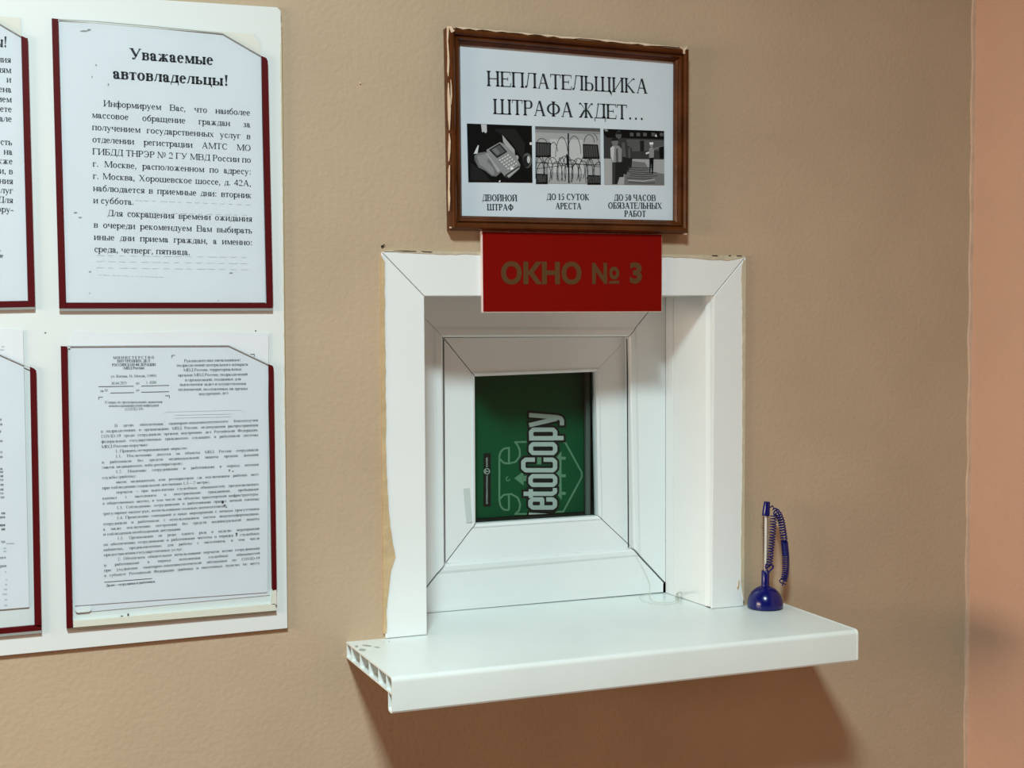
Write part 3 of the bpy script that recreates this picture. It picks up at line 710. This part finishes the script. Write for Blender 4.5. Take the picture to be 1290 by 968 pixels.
# upper left notice: only the ends of its lines are in the picture
s2o = sheet('paper_notice', 'aged blank sheet whose cream corner peeks out behind the upper left notice', [(-200, 6), (-60, 10), (0, 20.3), (25.3, 22.3), (27, 46), (33, 378), (-200, 378)], YP+.0012, M_cream)
s2 = sheet('paper_notice', 'upper left notice cut off by the photo edge, short line ends and exclamation mark', [(-200, 2), (-60, 1), (0, 30), (26.5, 46), (35, 379), (-197, 383)], YP)
b = NB(); put_text(b, 'ы!', (-6.5, 58.5), (9.3, 60), .0178, YT, True); obj('heading', b, M_ink, s2)
b = NB()
for t, xr_, yb in (('ния', 14, 79), ('иям', 14.2, 92), ('и', 14.3, 104), ('ена', 14.6, 116.5), ('нием', 14.8, 129), ('жете', 15, 141.3), ('тале', 15, 153.5), ('есть', 15.6, 183), ('на', 15.8, 195), ('кже', 16, 207),
                   ('и, в', 16.3, 219.5), ('ания', 16.4, 232), ('слуг', 16.6, 244), ('Для', 16.4, 256), ('ору-', 17, 268)):
    wpx = sum(advance(c, 0) for c in t)*.0100*1150
    put_text(b, t, (xr_-wpx, yb-wpx*.05), (xr_, yb), .0100, YT, justify=False)
    if t in ('тале', 'ору-'): obj('paragraph', b, M_ink, s2); b = NB()
put_text(b, 'ие', (-3, 324.5), (4, 325), .0072, YT, True, False); put_text(b, '.', (-1, 316.5), (1.5, 316.6), .0080, YT, True, False)
obj('footnote', b, M_ink, s2)
# lower right notice
WT[0] = 1.0
s3o = sheet('paper_notice', 'spare sheet showing only as a pale double edge beneath the ministry letter', [(93, 425), (337.2, 425), (338.2, 748), (340, 750), (102, 772), (94, 770)], YP+.0012)
s3 = sheet('paper_notice', 'lower right notice, a ministry letter in small dense print with crumpled top edge', [(88.5, 436), (92.5, 417.5), (150, 420), (240, 418), (338.4, 420.3), (338.2, 459), (336.8, 746.5), (94.5, 763.5)], YP)
b = NB()
hd = lambda t, x0, x1, yb, em, sl=0., bo=False: put_text(b, t, (x0, yb), (x1, yb+sl), em, YT, bo, False)
for t, x0, x1, yb in (('М И Н И С Т Е Р С Т В О', 142.5, 194, 452.5), ('ВНУТРЕННИХ ДЕЛ', 147.5, 189, 456.8), ('РОССИЙСКОЙ ФЕДЕРАЦИИ', 141, 196, 461.5), ('(МВД России)', 154.5, 182.5, 465.6)): hd(t, x0, x1, yb, .0045, -.4, True)
for t, x0, x1, yb in (('ул. Житная, 16, Москва, 119991', 139.5, 197.5, 475.8), ('30.04.2021', 140, 160, 484.8), ('№', 171.5, 176, 485.3), ('1/4580', 184, 197, 484), ('на №', 126.5, 136, 494.2), ('от', 171.5, 176, 493.6),
                      ('О мерах по предупреждению заражения', 132, 204.5, 508.6), ('новой коронавирусной инфекцией', 137, 200, 513), ('(COVID-19)', 157, 180.5, 517.5)): hd(t, x0, x1, yb, .0044, -.7)
for t, x0, x1, yb in (('Руководителям (начальникам)', 232, 303, 456.5), ('подразделений центрального аппарата', 222.5, 312.5, 462.2), ('МВД России, территориальных', 231, 304.5, 468.2), ('органов МВД России, подразделений', 224, 312, 474.6),
                      ('и организаций, созданных для', 233, 303.5, 480.6), ('выполнения задач и осуществления', 226.5, 310, 486.4), ('полномочий, возложенных на органы', 224.5, 312, 492.6), ('внутренних дел', 250.5, 287.5, 498.2)): hd(t, x0, x1, yb, .0049, -1.4)
def rule(x0, y0, x1, y1, w_=.7): face(b, [W(*p_, YT) for p_ in ((x0, y0), (x1, y1), (x1, y1+w_), (x0, y0+w_))])
for r4 in ((124, 487, 168.5, 486.3), (178, 486.2, 213, 485.3), (139, 495, 169, 494.4), (178, 494, 213, 493.2), (124, 500.3, 129.5, 500.2), (208, 498.4, 213.5, 498.3), (216, 447.6, 220.5, 447.5), (315.5, 446.2, 320.5, 446), (131.3, 733.5, 191.5, 728.8)): rule(*r4)
for x, y in ((124, 500.3), (213, 498.5), (216, 447.8), (320, 446.2)): face(b, [W(*p_, YT) for p_ in ((x, y), (x+.7, y), (x+.7, y+3.5), (x, y+3.5))])
obj('letterhead', b, M_soft, s3)
LT = ['>В целях обеспечения санитарно-эпидемиологического благополучия', 'в подразделениях и организациях МВД России, недопущения распространения', 'COVID-19 среди сотрудников органов внутренних дел Российской Федерации,',
      'федеральных государственных гражданских служащих и работников системы', '<.30МВД России поручаю:', '><.55 1. Принять исчерпывающие меры по:', '>1.1. Исключению допуска на объекты МВД России сотрудников',
      'и работников без средств индивидуальной защиты органов дыхания', '<.52(масок медицинских либо респираторов).', '>1.2. Ношению сотрудниками и работниками в период несения', '<.22службы (работы):',
      '>масок медицинских или респираторов (за исключением рабочих мест', '<.69при соблюдении социальной дистанции 1,5 – 2 метра).', '>перчаток – при выполнении служебных обязанностей, предполагающих', 'контакт с населением и иностранными гражданами, пребывание',
      'в общественных местах, в том числе на объектах транспортной инфраструктуры.', '>1.3. Соблюдению сотрудниками и работниками правил личной гигиены', '<.80(регулярное мытье рук, использование кожных антисептиков).',
      '>1.4. Проведению совещаний и иных мероприятий с личным присутствием', 'сотрудников и работников с использованием систем видеоконференцсвязи,', 'а также исключению построений без средств индивидуальной защиты', '<.50и соблюдения необходимой дистанции.',
      '>1.5. Организации не реже одного раза в неделю мероприятий', 'по обеспечению сотрудниками и работниками чистоты и порядка в служебных', 'кабинетах, предназначенных для работы с населением, в том числе', '<.51предоставления государственных услуг.',
      '>2. Обеспечить обязательное использование перчаток всеми сотрудниками', 'и работниками в период исполнения служебных обязанностей', 'при ухудшении санитарно-эпидемиологической обстановки по COVID-19', 'в субъекте Российской Федерации (районах и населенных пунктах по месту']
b = NB()
for i, t in enumerate(LT):
    u_ = i/29; xl_, xr_ = 127+4.3*u_, 325+2.6*u_; yl = 538.9+188.3*u_; yr = 531+180*u_; f0, f1 = 0., 1.
    if t[0] == '>': f0 = .088; t = t[1:]
    if t[0] == '<': f1 = float(t[1:4]); t = t[4:].strip()
    p = lambda f_: (xl_+(xr_-xl_)*f_, yl+(yr-yl)*f_)
    put_text(b, t, p(f0), p(f1), .0048, YT, justify=f1 == 1.)
put_text(b, 'Далее – сотрудники и работники.', (133.5, 739.5), (196, 734), .0040, YT, True, False)
obj('body_text', b, M_soft, s3)
b = NB()
stroke(b, [(206, 537), (206, 521), (209, 519), (304, 516.5), (307, 519), (307, 530)], .6, lambda x, y: W(x, y, YT))
for y_ in (522, 525.5): stroke(b, [(220, y_+1), (258, y_), (262, y_), (290, y_-.7)], 1.0, lambda x, y: W(x, y, YT))
obj('faint_stamp', b, mat('very_faint_ink', (.6, .6, .6), .7, raw=True), s3)
b = NB()
for (x, y, w_, h_) in ((280.5, 633, 1.3, 2.2), (283, 637, 1, 1.5), (289, 593, .8, 1.6), (293.5, 594, 1.2, .6), (153.5, 776.6, 1.6, .9), (161.5, 775, 1.2, 2.2), (285, 639.5, 1, .6), (298, 672.5, 1.4, .9)):
    b = NB(); face(b, [W(x+w_*math.cos(k*.785), y+h_*math.sin(k*.785), YT) for k in range(8)])
    obj('smudge', b, mat('brown_speck', (.06, .045, .03), .7, raw=True), s3)
# small paper tab in the pocket's bottom left corner
b = NB(); slab(b, [X2(*p, YP-.0006) for p in ((95, 767.5), (98, 765.8), (113.5, 764.5), (115, 766), (114.5, 769.5), (112, 771.2), (98, 772.4), (95.5, 771))], YP-.0006, YP+.0002)
obj('folded_tab', b, mat('tab_paper', (.78, .80, .78), .6, raw=True), s3)
# lower left notice
WT[0] = 1.0
s4 = sheet('paper_notice', 'lower left notice cut off by the photo edge, blurred specks of print', [(-190, 425), (0, 414.5), (29, 416), (36.8, 765.3), (0, 768.3), (-185, 783)], YP)
b = NB()
rows = [(530, 2), (536, 3), (545, 1.5), (557, 3.5), (571, 3), (577, 3.5), (592, 3.5), (596, 3.8), (601, 4.4), (606, 4.4), (612, 4.5), (618, 4.5), (623, 4.2), (628, 5.5), (648, 6.5), (653, 6.5), (663, 6.5), (668, 6.7), (684, 6.5), (704, 7.5), (714.5, 8)]
for yb, xr_ in rows:
    bo = yb in (648, 653, 663, 668)
    t = random.choice(('ния', 'ого', 'на', 'ров', 'ти', 'ние'))
    wpx = sum(advance(c, 0) for c in t)*.0046*1150
    put_text(b, t, (xr_-wpx, yb+.4), (xr_, yb), .0046, YT, bo, False)
    if yb in (536, 545, 557, 577, 628, 653, 668, 684, 704, 714.5): obj('paragraph', b, M_ink, s4); b = NB()
b.free()
for yb, x0, x1 in ((440, 0, 4.5), (436, 2, 5), (684, 8, 18), (690, 4, 8), (694, 4, 8), (720, 6, 8), (730, 7, 9), (736, 6, 9), (742, 5, 9), (748, 3, 9), (755, 6, 9), (762, 5, 9)):
    b = NB(); face(b, [W(*p_, YT) for p_ in ((x0, yb), (x1, yb-.2), (x1, yb+1.4), (x0, yb+1.6))])
    obj('show_through_line', b, M_faint, s4)

# ------------------------------------------------------------------ framed notice
pic = thing('framed_notice', (.565, -.01, .5), 'brown wooden framed notice with three grey photos above the red sign', 'framed notice')
oTL = (X2(559.3, 100, -.002)[0], X2(565, 33.5, -.019)[1]); oTR = (X2(866, 100, -.012)[0], X2(862, 60.5, -.019)[1])
oBL = (X2(563, 250, -.002)[0], X2(570, 290.3, -.006)[1]); oBR = (X2(865.2, 250, -.012)[0], X2(860, 295, -.006)[1])
YI = -.0095
iTL, iTR, iBL, iBR = (X2(*p, YI) for p in ((579.3, 55.5), (849.6, 78), (581.8, 272), (849, 277.8)))
P_f = [(0, -.001), (0, -.013), (.06, -.0175), (.16, -.0198), (.34, -.0202), (.46, -.0180), (.50, -.0150), (.56, -.0150), (.60, -.0168), (.70, -.0165), (.78, -.0130), (.84, -.0128), (.90, -.0112), (1.0, YI), (1.0, -.001)]
rails = []
for a in ((oTL, oTR, iTL, iTR), (oBL, oBR, iBL, iBR), (oTL, oBL, iTL, iBL), (oTR, oBR, iTR, iBR)):
    b = NB(); moulding(b, *a, P_f, .0001, .0001); rails.append(obj('frame_rail', b, M_wood, pic, smooth=True, ang=28))
b = NB(); slab(b, [iTL, iTR, iBR, iBL], -.0062, -.0030); sh = obj('printed_sheet', b, mat('poster_paper', (.62, .69, .75), .55, .04, 25, .03, 14, .4, raw=True), pic)
# grow the sheet under the rebate
for v in sh.data.vertices:
    c_ = Vector(((iTL[0]+iBR[0])/2, (iTL[1]+iBR[1])/2)); v.co.x += .002*(1 if v.co.x > c_.x else -1); v.co.z += .002*(1 if v.co.z > c_.y else -1)
YS = -.0066
b = NB()
put_text(b, 'НЕПЛАТЕЛЬЩИКА', (613, 108.3), (816.5, 118), .0281, YS, justify=False)
put_text(b, 'ШТРАФА ЖДЕТ…', (621, 143.6), (812, 151.5), .0281, YS, justify=False)
obj('heading', b, M_ink, sh)
b = NB()
for t, x0, x1, y0, y1 in (('ДВОЙНОЙ', 607.5, 651.6, 253.1, 253.6), ('ШТРАФ', 613.5, 647, 265, 265.2), ('ДО 15 СУТОК', 688.5, 742.5, 251.8, 252.3), ('АРЕСТА', 699.6, 732.6, 263.4, 263.7),
                          ('ДО 50 ЧАСОВ', 773.5, 826.2, 252.7, 253.2), ('ОБЯЗАТЕЛЬНЫХ', 766, 834, 262.8, 263.2), ('РАБОТ', 786.5, 813.8, 273, 273.3)):
    put_text(b, t, (x0, y0), (x1, y1), .0118, YS, True, False)
obj('caption', b, M_ink, sh)
def Zc(lift): return lambda x, y: W(580+x/4.778, 150+y/4.778, YS-.0001-lift*.000015)
class Print:
    def __init__(s): s.b = NB(); s.k = 0
    def poly(s, g_, *p): 
        s.k += 1; f_ = Zc(s.k); face(s.b, [f_(*q_) for q_ in p], g_)
    def ell(s, g_, cx, cy, rx, ry, n=16): s.poly(g_, *[(cx+rx*math.cos(i*2*math.pi/n), cy+ry*math.sin(i*2*math.pi/n)) for i in range(n)])
    def line(s, g_, pts, w): s.k += .05; stroke(s.b, pts, w, Zc(s.k), g_)
    def done(s): return obj('photo', s.b, G, sh)
p = Print()
p.poly(0, (39, 27), (430, 41), (434, 384), (48, 380))
p.poly(1, (200, 60), (330, 60), (390, 150), (380, 250), (300, 130)); p.poly(1, (60, 260), (140, 320), (180, 372), (60, 370))
p.poly(7, (124, 31), (158, 33), (160, 78), (150, 86), (142, 76), (130, 80))
p.poly(4, (84, 222), (108, 204), (150, 198), (185, 212), (220, 270), (246, 320), (215, 346), (188, 343), (150, 312), (110, 292), (92, 262))
p.poly(5, (100, 222), (150, 210), (175, 225), (160, 255), (200, 300), (206, 335), (190, 335), (150, 298), (115, 275))
p.poly(6, (150, 204), (185, 214), (222, 275), (240, 312), (225, 322), (190, 262))
p.poly(3, (84, 222), (96, 250), (100, 275), (84, 250)); p.poly(8, (80, 210), (94, 180), (106, 156), (111, 160), (103, 208))
p.poly(6, (252, 95), (264, 110), (326, 185), (328, 210), (300, 195), (258, 140)); p.ell(6, 340, 232, 10, 14); p.ell(5, 316, 214, 14, 10)
p.poly(5, (156, 186), (238, 139), (262, 150), (330, 215), (360, 275), (356, 302), (292, 360), (268, 348), (162, 208))
p.poly(2, (268, 338), (355, 280), (356, 302), (292, 360), (266, 348)); p.poly(6, (280, 342), (352, 292), (353, 300), (292, 354))
p.poly(1, (172, 186), (236, 146), (282, 198), (220, 236)); p.poly(3, (184, 186), (234, 156), (270, 196), (220, 224)); p.poly(4, (190, 184), (212, 172), (240, 204), (222, 218))
for r_i in range(5):
    for c_i in range(4):
        cx_, cy_ = 238+r_i*12.5+c_i*16, 246+r_i*13-c_i*9.5
        p.k -= 1; p.poly(8, (cx_-6, cy_-1), (cx_+4, cy_-6), (cx_+7, cy_), (cx_-3, cy_+6))
p.poly(9, (298, 298), (314, 288), (322, 298), (306, 308))
p.ell(3, 402, 250, 28, 46); p.ell(1, 396, 256, 22, 36); p.ell(7, 410, 244, 9, 22); p.ell(8, 424, 148, 8, 9); p.poly(8, (232, 372), (242, 368), (240, 380), (232, 382))
p.done()
p = Print()
p.poly(6, (450, 43), (841, 56), (845, 392), (453, 387)); p.poly(7, (540, 120), (735, 125), (750, 330), (530, 320))
p.poly(3, (450, 43), (841, 56), (842, 76), (450, 62)); p.poly(5, (450, 62), (842, 76), (842, 92), (450, 80))
def prison_window(x0, y0, x1, y1, sk=0):
    p.poly(1, (x0, y0), (x1, y0+4), (x1+sk, y1), (x0+sk*.3, y1)); n = int((x1-x0)/9)
    for i in range(1, n): p.line(4, [(x0+i*9, y0+10), (x0+i*9+sk*.6, y1-6)], 2.2)
    p.poly(0, (x0, y1-10), (x1+sk, y1-8), (x1+sk, y1+4), (x0, y1+4))
prison_window(452, 138, 545, 226); prison_window(736, 150, 828, 236, 10); prison_window(455, 328, 526, 387); prison_window(764, 336, 845, 391)
arcx = lambda cx, cy, rx, ry, a0, a1, n=12: [(cx+rx*math.cos(math.radians(a0+(a1-a0)*i/n)), cy-ry*math.sin(math.radians(a0+(a1-a0)*i/n))) for i in range(n+1)]
clip = lambda pts: [(min(max(x, 453), 842), min(y, 386)) for x, y in pts]
for cx_, cy_, rx, ry, a0, a1 in ((610, 240, 38, 132, 20, 175), (685, 210, 40, 108, 0, 170), (490, 165, 36, 48, 10, 170), (560, 250, 30, 110, 30, 130), (775, 140, 30, 46, 0, 180), (800, 150, 26, 60, 20, 90), (650, 200, 60, 90, 200, 330)):
    p.line(2, clip(arcx(cx_, cy_, rx, ry, a0, a1)), 3)
for i in range(17):
    cx_ = 462+i*23+random.uniform(-8, 8); p.line(random.choice((0, 1, 1, 2)), clip(arcx(cx_, 318+random.uniform(-10, 20), random.uniform(26, 46), random.uniform(60, 98), -40, 215, 16)), 3.2)
p.line(1, [(453, 262), (620, 270), (843, 276)], 3); p.line(2, [(453, 300), (700, 268), (842, 288)], 2.5)
p.line(0, [(649, 86), (650, 240), (653, 386)], 8); p.line(0, [(640, 212), (646, 290)], 9)
p.done()
p = Print()
p.poly(6, (861, 59), (1226, 72), (1227, 398), (866, 395)); p.poly(2, (861, 59), (1226, 72), (1226, 244), (863, 238)); p.poly(0, (861, 59), (1226, 72), (1226, 122), (880, 112), (862, 90))
p.poly(3, (1000, 122), (1226, 130), (1226, 190), (1005, 196)); p.poly(1, (1080, 130), (1106, 130), (1106, 195), (1082, 195)); p.poly(5, (864, 62), (880, 60), (890, 72), (876, 76))
for x in (1020, 1060, 1100, 1150, 1200): p.poly(3, (x, 82), (x+22, 84), (x+22, 104), (x, 103))
p.poly(8, (1170, 105), (1178, 88), (1184, 108)); p.poly(4, (990, 300), (1226, 330), (1227, 398), (985, 395)); p.poly(4, (1010, 250), (1110, 262), (1150, 330), (990, 300))
for y in range(290, 392, 13): p.line(random.choice((1, 2, 7, 2)), [(random.uniform(985, 1040), y), (1100, y+6), (random.uniform(1130, 1222), y+random.uniform(-4, 10))], 4)
for cx_, top, sc, gq in ((1026, 180, .45, 2), (1010, 170, .55, 3), (996, 150, .7, 2), (975, 128, .85, 3)):
    p.ell(2, cx_, top, 14*sc, 18*sc); p.poly(gq, (cx_-22*sc, top+16*sc), (cx_+18*sc, top+16*sc), (cx_+24*sc, top+120*sc), (cx_-22*sc, top+120*sc)); p.poly(1, (cx_-20*sc, top+118*sc), (cx_+20*sc, top+118*sc), (cx_+8*sc, top+260*sc), (cx_-20*sc, top+260*sc))
p.ell(3, 952, 96, 18, 26); p.poly(1, (932, 92), (944, 72), (966, 76), (970, 92)); p.poly(2, (940, 120), (968, 118), (978, 260), (948, 250))
p.ell(4, 930, 138, 20, 26); p.poly(1, (908, 132), (918, 112), (944, 112), (952, 130))
p.poly(5, (902, 175), (918, 160), (952, 160), (972, 182), (970, 262), (918, 266), (904, 230)); p.poly(7, (902, 175), (918, 162), (926, 170), (922, 262), (906, 228)); p.poly(3, (936, 180), (948, 176), (952, 300), (938, 306))
p.poly(1, (914, 262), (972, 258), (966, 320), (944, 392), (914, 392)); p.poly(2, (918, 266), (934, 266), (930, 390), (916, 390))
p.ell(5, 1150, 158, 10, 14); p.poly(9, (1137, 142), (1160, 140), (1162, 152), (1140, 154)); p.poly(5, (1136, 176), (1158, 170), (1166, 182), (1164, 232), (1136, 236)); p.poly(8, (1114, 204), (1136, 196), (1136, 206), (1118, 214))
p.poly(4, (1160, 176), (1222, 160), (1222, 170), (1164, 188)); p.poly(0, (1138, 234), (1163, 232), (1160, 324), (1152, 328), (1148, 262), (1144, 322), (1138, 322)); p.poly(0, (1196, 170), (1226, 164), (1226, 235), (1200, 236))
p.done()
# torn paint remnants on the frame
b = NB()
def chip(pts, y0, y1, amp=.5):
    slab(b, [X2(px_+random.uniform(-amp, amp), py_, y0) for px_, py_ in pts], y0, y1)
chip([(563.5, 33), (565.5, 32.8), (565.2, 40), (564.6, 52), (565.8, 66), (566.3, 78), (565.2, 96), (564, 90), (564.4, 70), (563.6, 50)], -.0186, -.0160, .2)
chip([(566, 33), (569, 33.5), (571, 37), (573, 38.5), (570.5, 40.5), (568.5, 41), (567, 36)], -.0205, -.0180, .2)
chip([(565, 104), (566, 112), (566.6, 126), (567.8, 120), (568.2, 136), (567.4, 150), (566.6, 164), (565.6, 150), (565, 134), (564.4, 116)], -.0196, -.0165, .3)
chip([(568.2, 100), (569, 108), (569.4, 120), (568.6, 132), (568, 116)], -.0204, -.0175, .2)
chip([(566.5, 168), (567.6, 178), (567.2, 192), (566, 203), (565.4, 190)], -.0196, -.0165, .3)
chip([(565.5, 214), (566.6, 208), (567, 222), (566.5, 238), (567, 250), (566, 266), (565.2, 248), (565.6, 232)], -.0192, -.0160, .3)
chip([(567, 285.8), (587, 286.8), (587, 287.6), (567, 287.6)], -.0165, -.014, .3)
obj('torn_paint', b, M_chip, rails[2])
b = NB()
tpts = [(575+i*8.2, 34.2+i*8.2*.0875) for i in range(36)]
up_ = [(x, y+random.uniform(-1.0, .3)) for x, y in tpts]; dn_ = [(x, y+random.uniform(.8, 2.6)*(1 if random.random() > .35 else .3)) for x, y in tpts]
slab(b, [X2(*q_, -.018) for q_ in up_ + dn_[::-1]], -.018, -.012)
chip([(855, 58.5), (861, 61), (865, 58), (866, 60), (863.5, 64), (863, 68), (860.5, 67), (860.5, 62.5)], -.0205, -.018)
obj('torn_paint', b, M_chip, rails[0])
b = NB()
chip([(863.6, 63), (866.6, 63), (867, 84), (867.4, 102), (865, 102), (864.4, 84)], -.0165, -.012, .3)
obj('torn_paint', b, M_chip, rails[3]); b = NB()
chip([(865.2, 228), (866, 228), (866, 292), (865, 296), (863, 295), (862.5, 292.5), (864.6, 291)], -.0165, -.012, .2)
obj('torn_paint', b, M_chip, rails[3])

# ------------------------------------------------------------------ red window number sign
sg = thing('window_number_sign', (.575, -.008, .42), 'red window number sign with dull gold letters below the framed notice', 'sign')
YSg = -.0105
q4 = [X2(*p, YSg) for p in ((606.8, 291.3), (834, 295.3), (834, 393.3), (608.2, 394))]
b = NB(); slab(b, q4, YSg, -.0043); obj('backing_plate', b, M_signw, sg, .0003, 1)
b = NB(); slab(b, [X2(*p, YSg-.0006) for p in ((608, 291.8), (833.6, 295.6), (833.4, 392.2), (609, 392.8))], YSg-.0006, YSg); obj('red_face', b, M_sign, sg)
b = NB()
for t, x0, x1, yb0, yb1, hp in (('ОКНО', 631.5, 732.5, 358.6, 358.6, 28.5), ('N', 746, 765, 358, 357.9, 26.5), ('o', 767.5, 780.3, 352.5, 352.4, 16.5), ('-', 767.5, 780.3, 357.6, 357.5, 3.6), ('3', 793.5, 808.8, 357.5, 357.5, 27)):
    O = W(x0, yb0, YSg-.0009); E1 = W(x1, yb1, YSg-.0009); U = (E1-O).normalized()
    sans(b, t, O, U, Vector((-U.z, 0, U.x)), (E1-O).length, hp/990, .042)
obj('lettering', b, M_gold, sg)

# ------------------------------------------------------------------ pen on its stand
pb = WZ(964, 766.3, -.0016)
HB = (pb.x, pb.y, -.0014); YPN = pb.y
px2m = lambda px_: px_*((pb-CAM).dot(FWD))/FPX
RB = px2m(22.3)
st = thing('pen_holder', HB, 'blue plastic pen holder with domed base and coiled cord on the sill', 'pen holder')
ZD = px2m(28.5)
arcd = [(RB*math.cos(a), .0045+(ZD-.0045)*math.sin(a)) for a in [i*math.pi/2/20 for i in range(20)]]
rs = px2m(5.0); ztop = px2m(47.5)
dome = [(0, .0004), (RB*.93, .0004), (RB*.995, .0012), (RB, .0035)] + [d_ for d_ in arcd if d_[0] > rs*1.12]
dome += [(rs*1.02, ZD-.0004), (rs*.97, ztop-.0006), (rs*.90, ztop), (rs*.6, ztop), (rs*.6, ztop-.012), (0, ztop-.012)]
b = NB(); lathe(b, HB, dome, 56); obj('base', b, M_blue, st, smooth=True, ang=50)
pt = lambda px_, py_, dy=0.: W(px_, py_, YPN+dy)
pen = thing('pen', (HB[0], HB[1], HB[2]+ztop-.011), 'clear ballpoint pen with blue cap standing upright in the blue holder', 'pen')
c0 = Vector((HB[0], HB[1], HB[2]+ztop-.0118)); c1_ = pt(964.8, 648); c2_ = pt(966.3, 632); ax = (c1_-c0).normalized()
b = NB(); rp_ = px2m(4.0); tube(b, [c0, c0+ax*.001, c1_-ax*.0005, c1_], [rp_*.6, rp_*.62, rp_, rp_], 8); 
m_bar = clear_mat('pen_barrel_clear', (.93, .90, .86), 1.32, .08); obj('barrel', b, m_bar, pen, smooth=True)
b = NB(); tube(b, [c0+ax*.003, c1_-ax*.002], px2m(1.9), 12); obj('refill', b, M_refill, pen, smooth=True)
b = NB(); ch_ = (c2_-c1_); tube(b, [c1_-ch_.normalized()*.0022, c1_, c1_+ch_*.86, c1_+ch_*.98, c1_+ch_], [px2m(4.7), px2m(4.9), px2m(4.1), px2m(3.8), px2m(2.8)], 20); obj('cap', b, M_blue, pen, smooth=True, ang=50)
# cord: up along the pen, over, and hanging down on the right
b = NB(); dy = -.006
tube(b, smooth_path([pt(966, 641, -.001), pt(971, 639, -.002), pt(973.2, 637.5, -.002), pt(974.5, 641.5, -.002), pt(973, 643, -.002)], 6), px2m(.75), 6)
tube(b, helix([pt(969, 713, dy), pt(971.5, 690, dy), pt(974, 665, dy), pt(974.5, 648, dy)], 19, px2m(3.6)), px2m(.75), 6)
tube(b, smooth_path([pt(967.5, 711, dy), pt(964.5, 712, dy), pt(965, 716, dy), pt(968, 714.5, dy), pt(972, 712, dy), pt(974, 715, dy), pt(970.5, 719, dy), pt(967, 723, dy), pt(966.5, 718, dy), pt(965.8, 722.5, -.0055)], 6), px2m(1.1), 6)
tube(b, helix([pt(975.5, 644, dy), pt(980, 647.5, dy), pt(984, 657, dy), pt(986, 668, dy), pt(988, 682, dy)], 13, px2m(3.9)), px2m(.95), 6)
tube(b, helix([pt(988, 682, dy), pt(989, 692, dy), pt(989.8, 700, dy)], 13, px2m(3.8)), px2m(.95), 6)
tube(b, helix([pt(989.8, 700, dy), pt(990, 712, dy), pt(989.5, 722, dy), pt(987.5, 732, dy)], 12, px2m(4.0)), px2m(.95), 6)
tube(b, smooth_path([pt(988, 731, dy), pt(984, 730, dy), pt(982, 732.5, dy), pt(985, 735, dy), pt(990, 736.5, dy)], 5), px2m(.8), 6)
tube(b, smooth_path([pt(987, 732, dy), pt(986.5, 736, dy), pt(985.2, 738, dy)], 4), px2m(.8), 6)
obj('coiled_cord', b, M_blue, st, smooth=True)

# ------------------------------------------------------------------ thread on the sill, nails in the wall
b = NB(); z_ = .0006
loop = [W(801, 700, WD-.004), W(811, 718, WD-.004), W(817.5, 733, WD-.004), W(818.8, 742, WD-.004)] + [WZ(*p, z_) for p in ((818, 750), (822, 757), (832, 759.5), (846, 759), (856, 754), (858, 751), (853, 749), (851.5, 753.5), (855, 758), (850, 760.5), (838, 762), (822, 761), (809, 756.5), (805.5, 752.5), (810, 749.5), (822, 748.2))]
tube(b, smooth_path(loop, 6), .00028, 5)
tube(b, smooth_path([WZ(851, 753, .001), WZ(853, 748, .004), W(857, 746, .02), WZ(858.5, 750, .002), WZ(854, 754, .001), WZ(850, 754.5, .001)], 6), .0006, 5)
tag(obj('nylon_thread', b, M_thread, smooth=True), 'thin looped thread lying on the sill at the window right corner', 'thread')
def nail(px_, py_, r, label, m, tail=None):
    b = NB(); c_ = W(px_, py_, 0)
    tube(b, [c_+Vector((0, .001, 0)), c_+Vector((0, -.0012, 0)), c_+Vector((0, -.0024, 0))], [r*.6, r, r*.7], 10)
    if tail: tube(b, [c_+Vector((0, -.001, 0)), W(*tail, -.003)], r*.4, 6)
    tag(obj('nail', b, m), label, 'nail')
nail(481.2, 310.6, .0016, 'dark bent nail above the top left corner of the window trim', M_black, (484.5, 308))
nail(453.5, 105, .0011, 'tiny pale nail head on the bare wall left of the framed notice', M_chip)
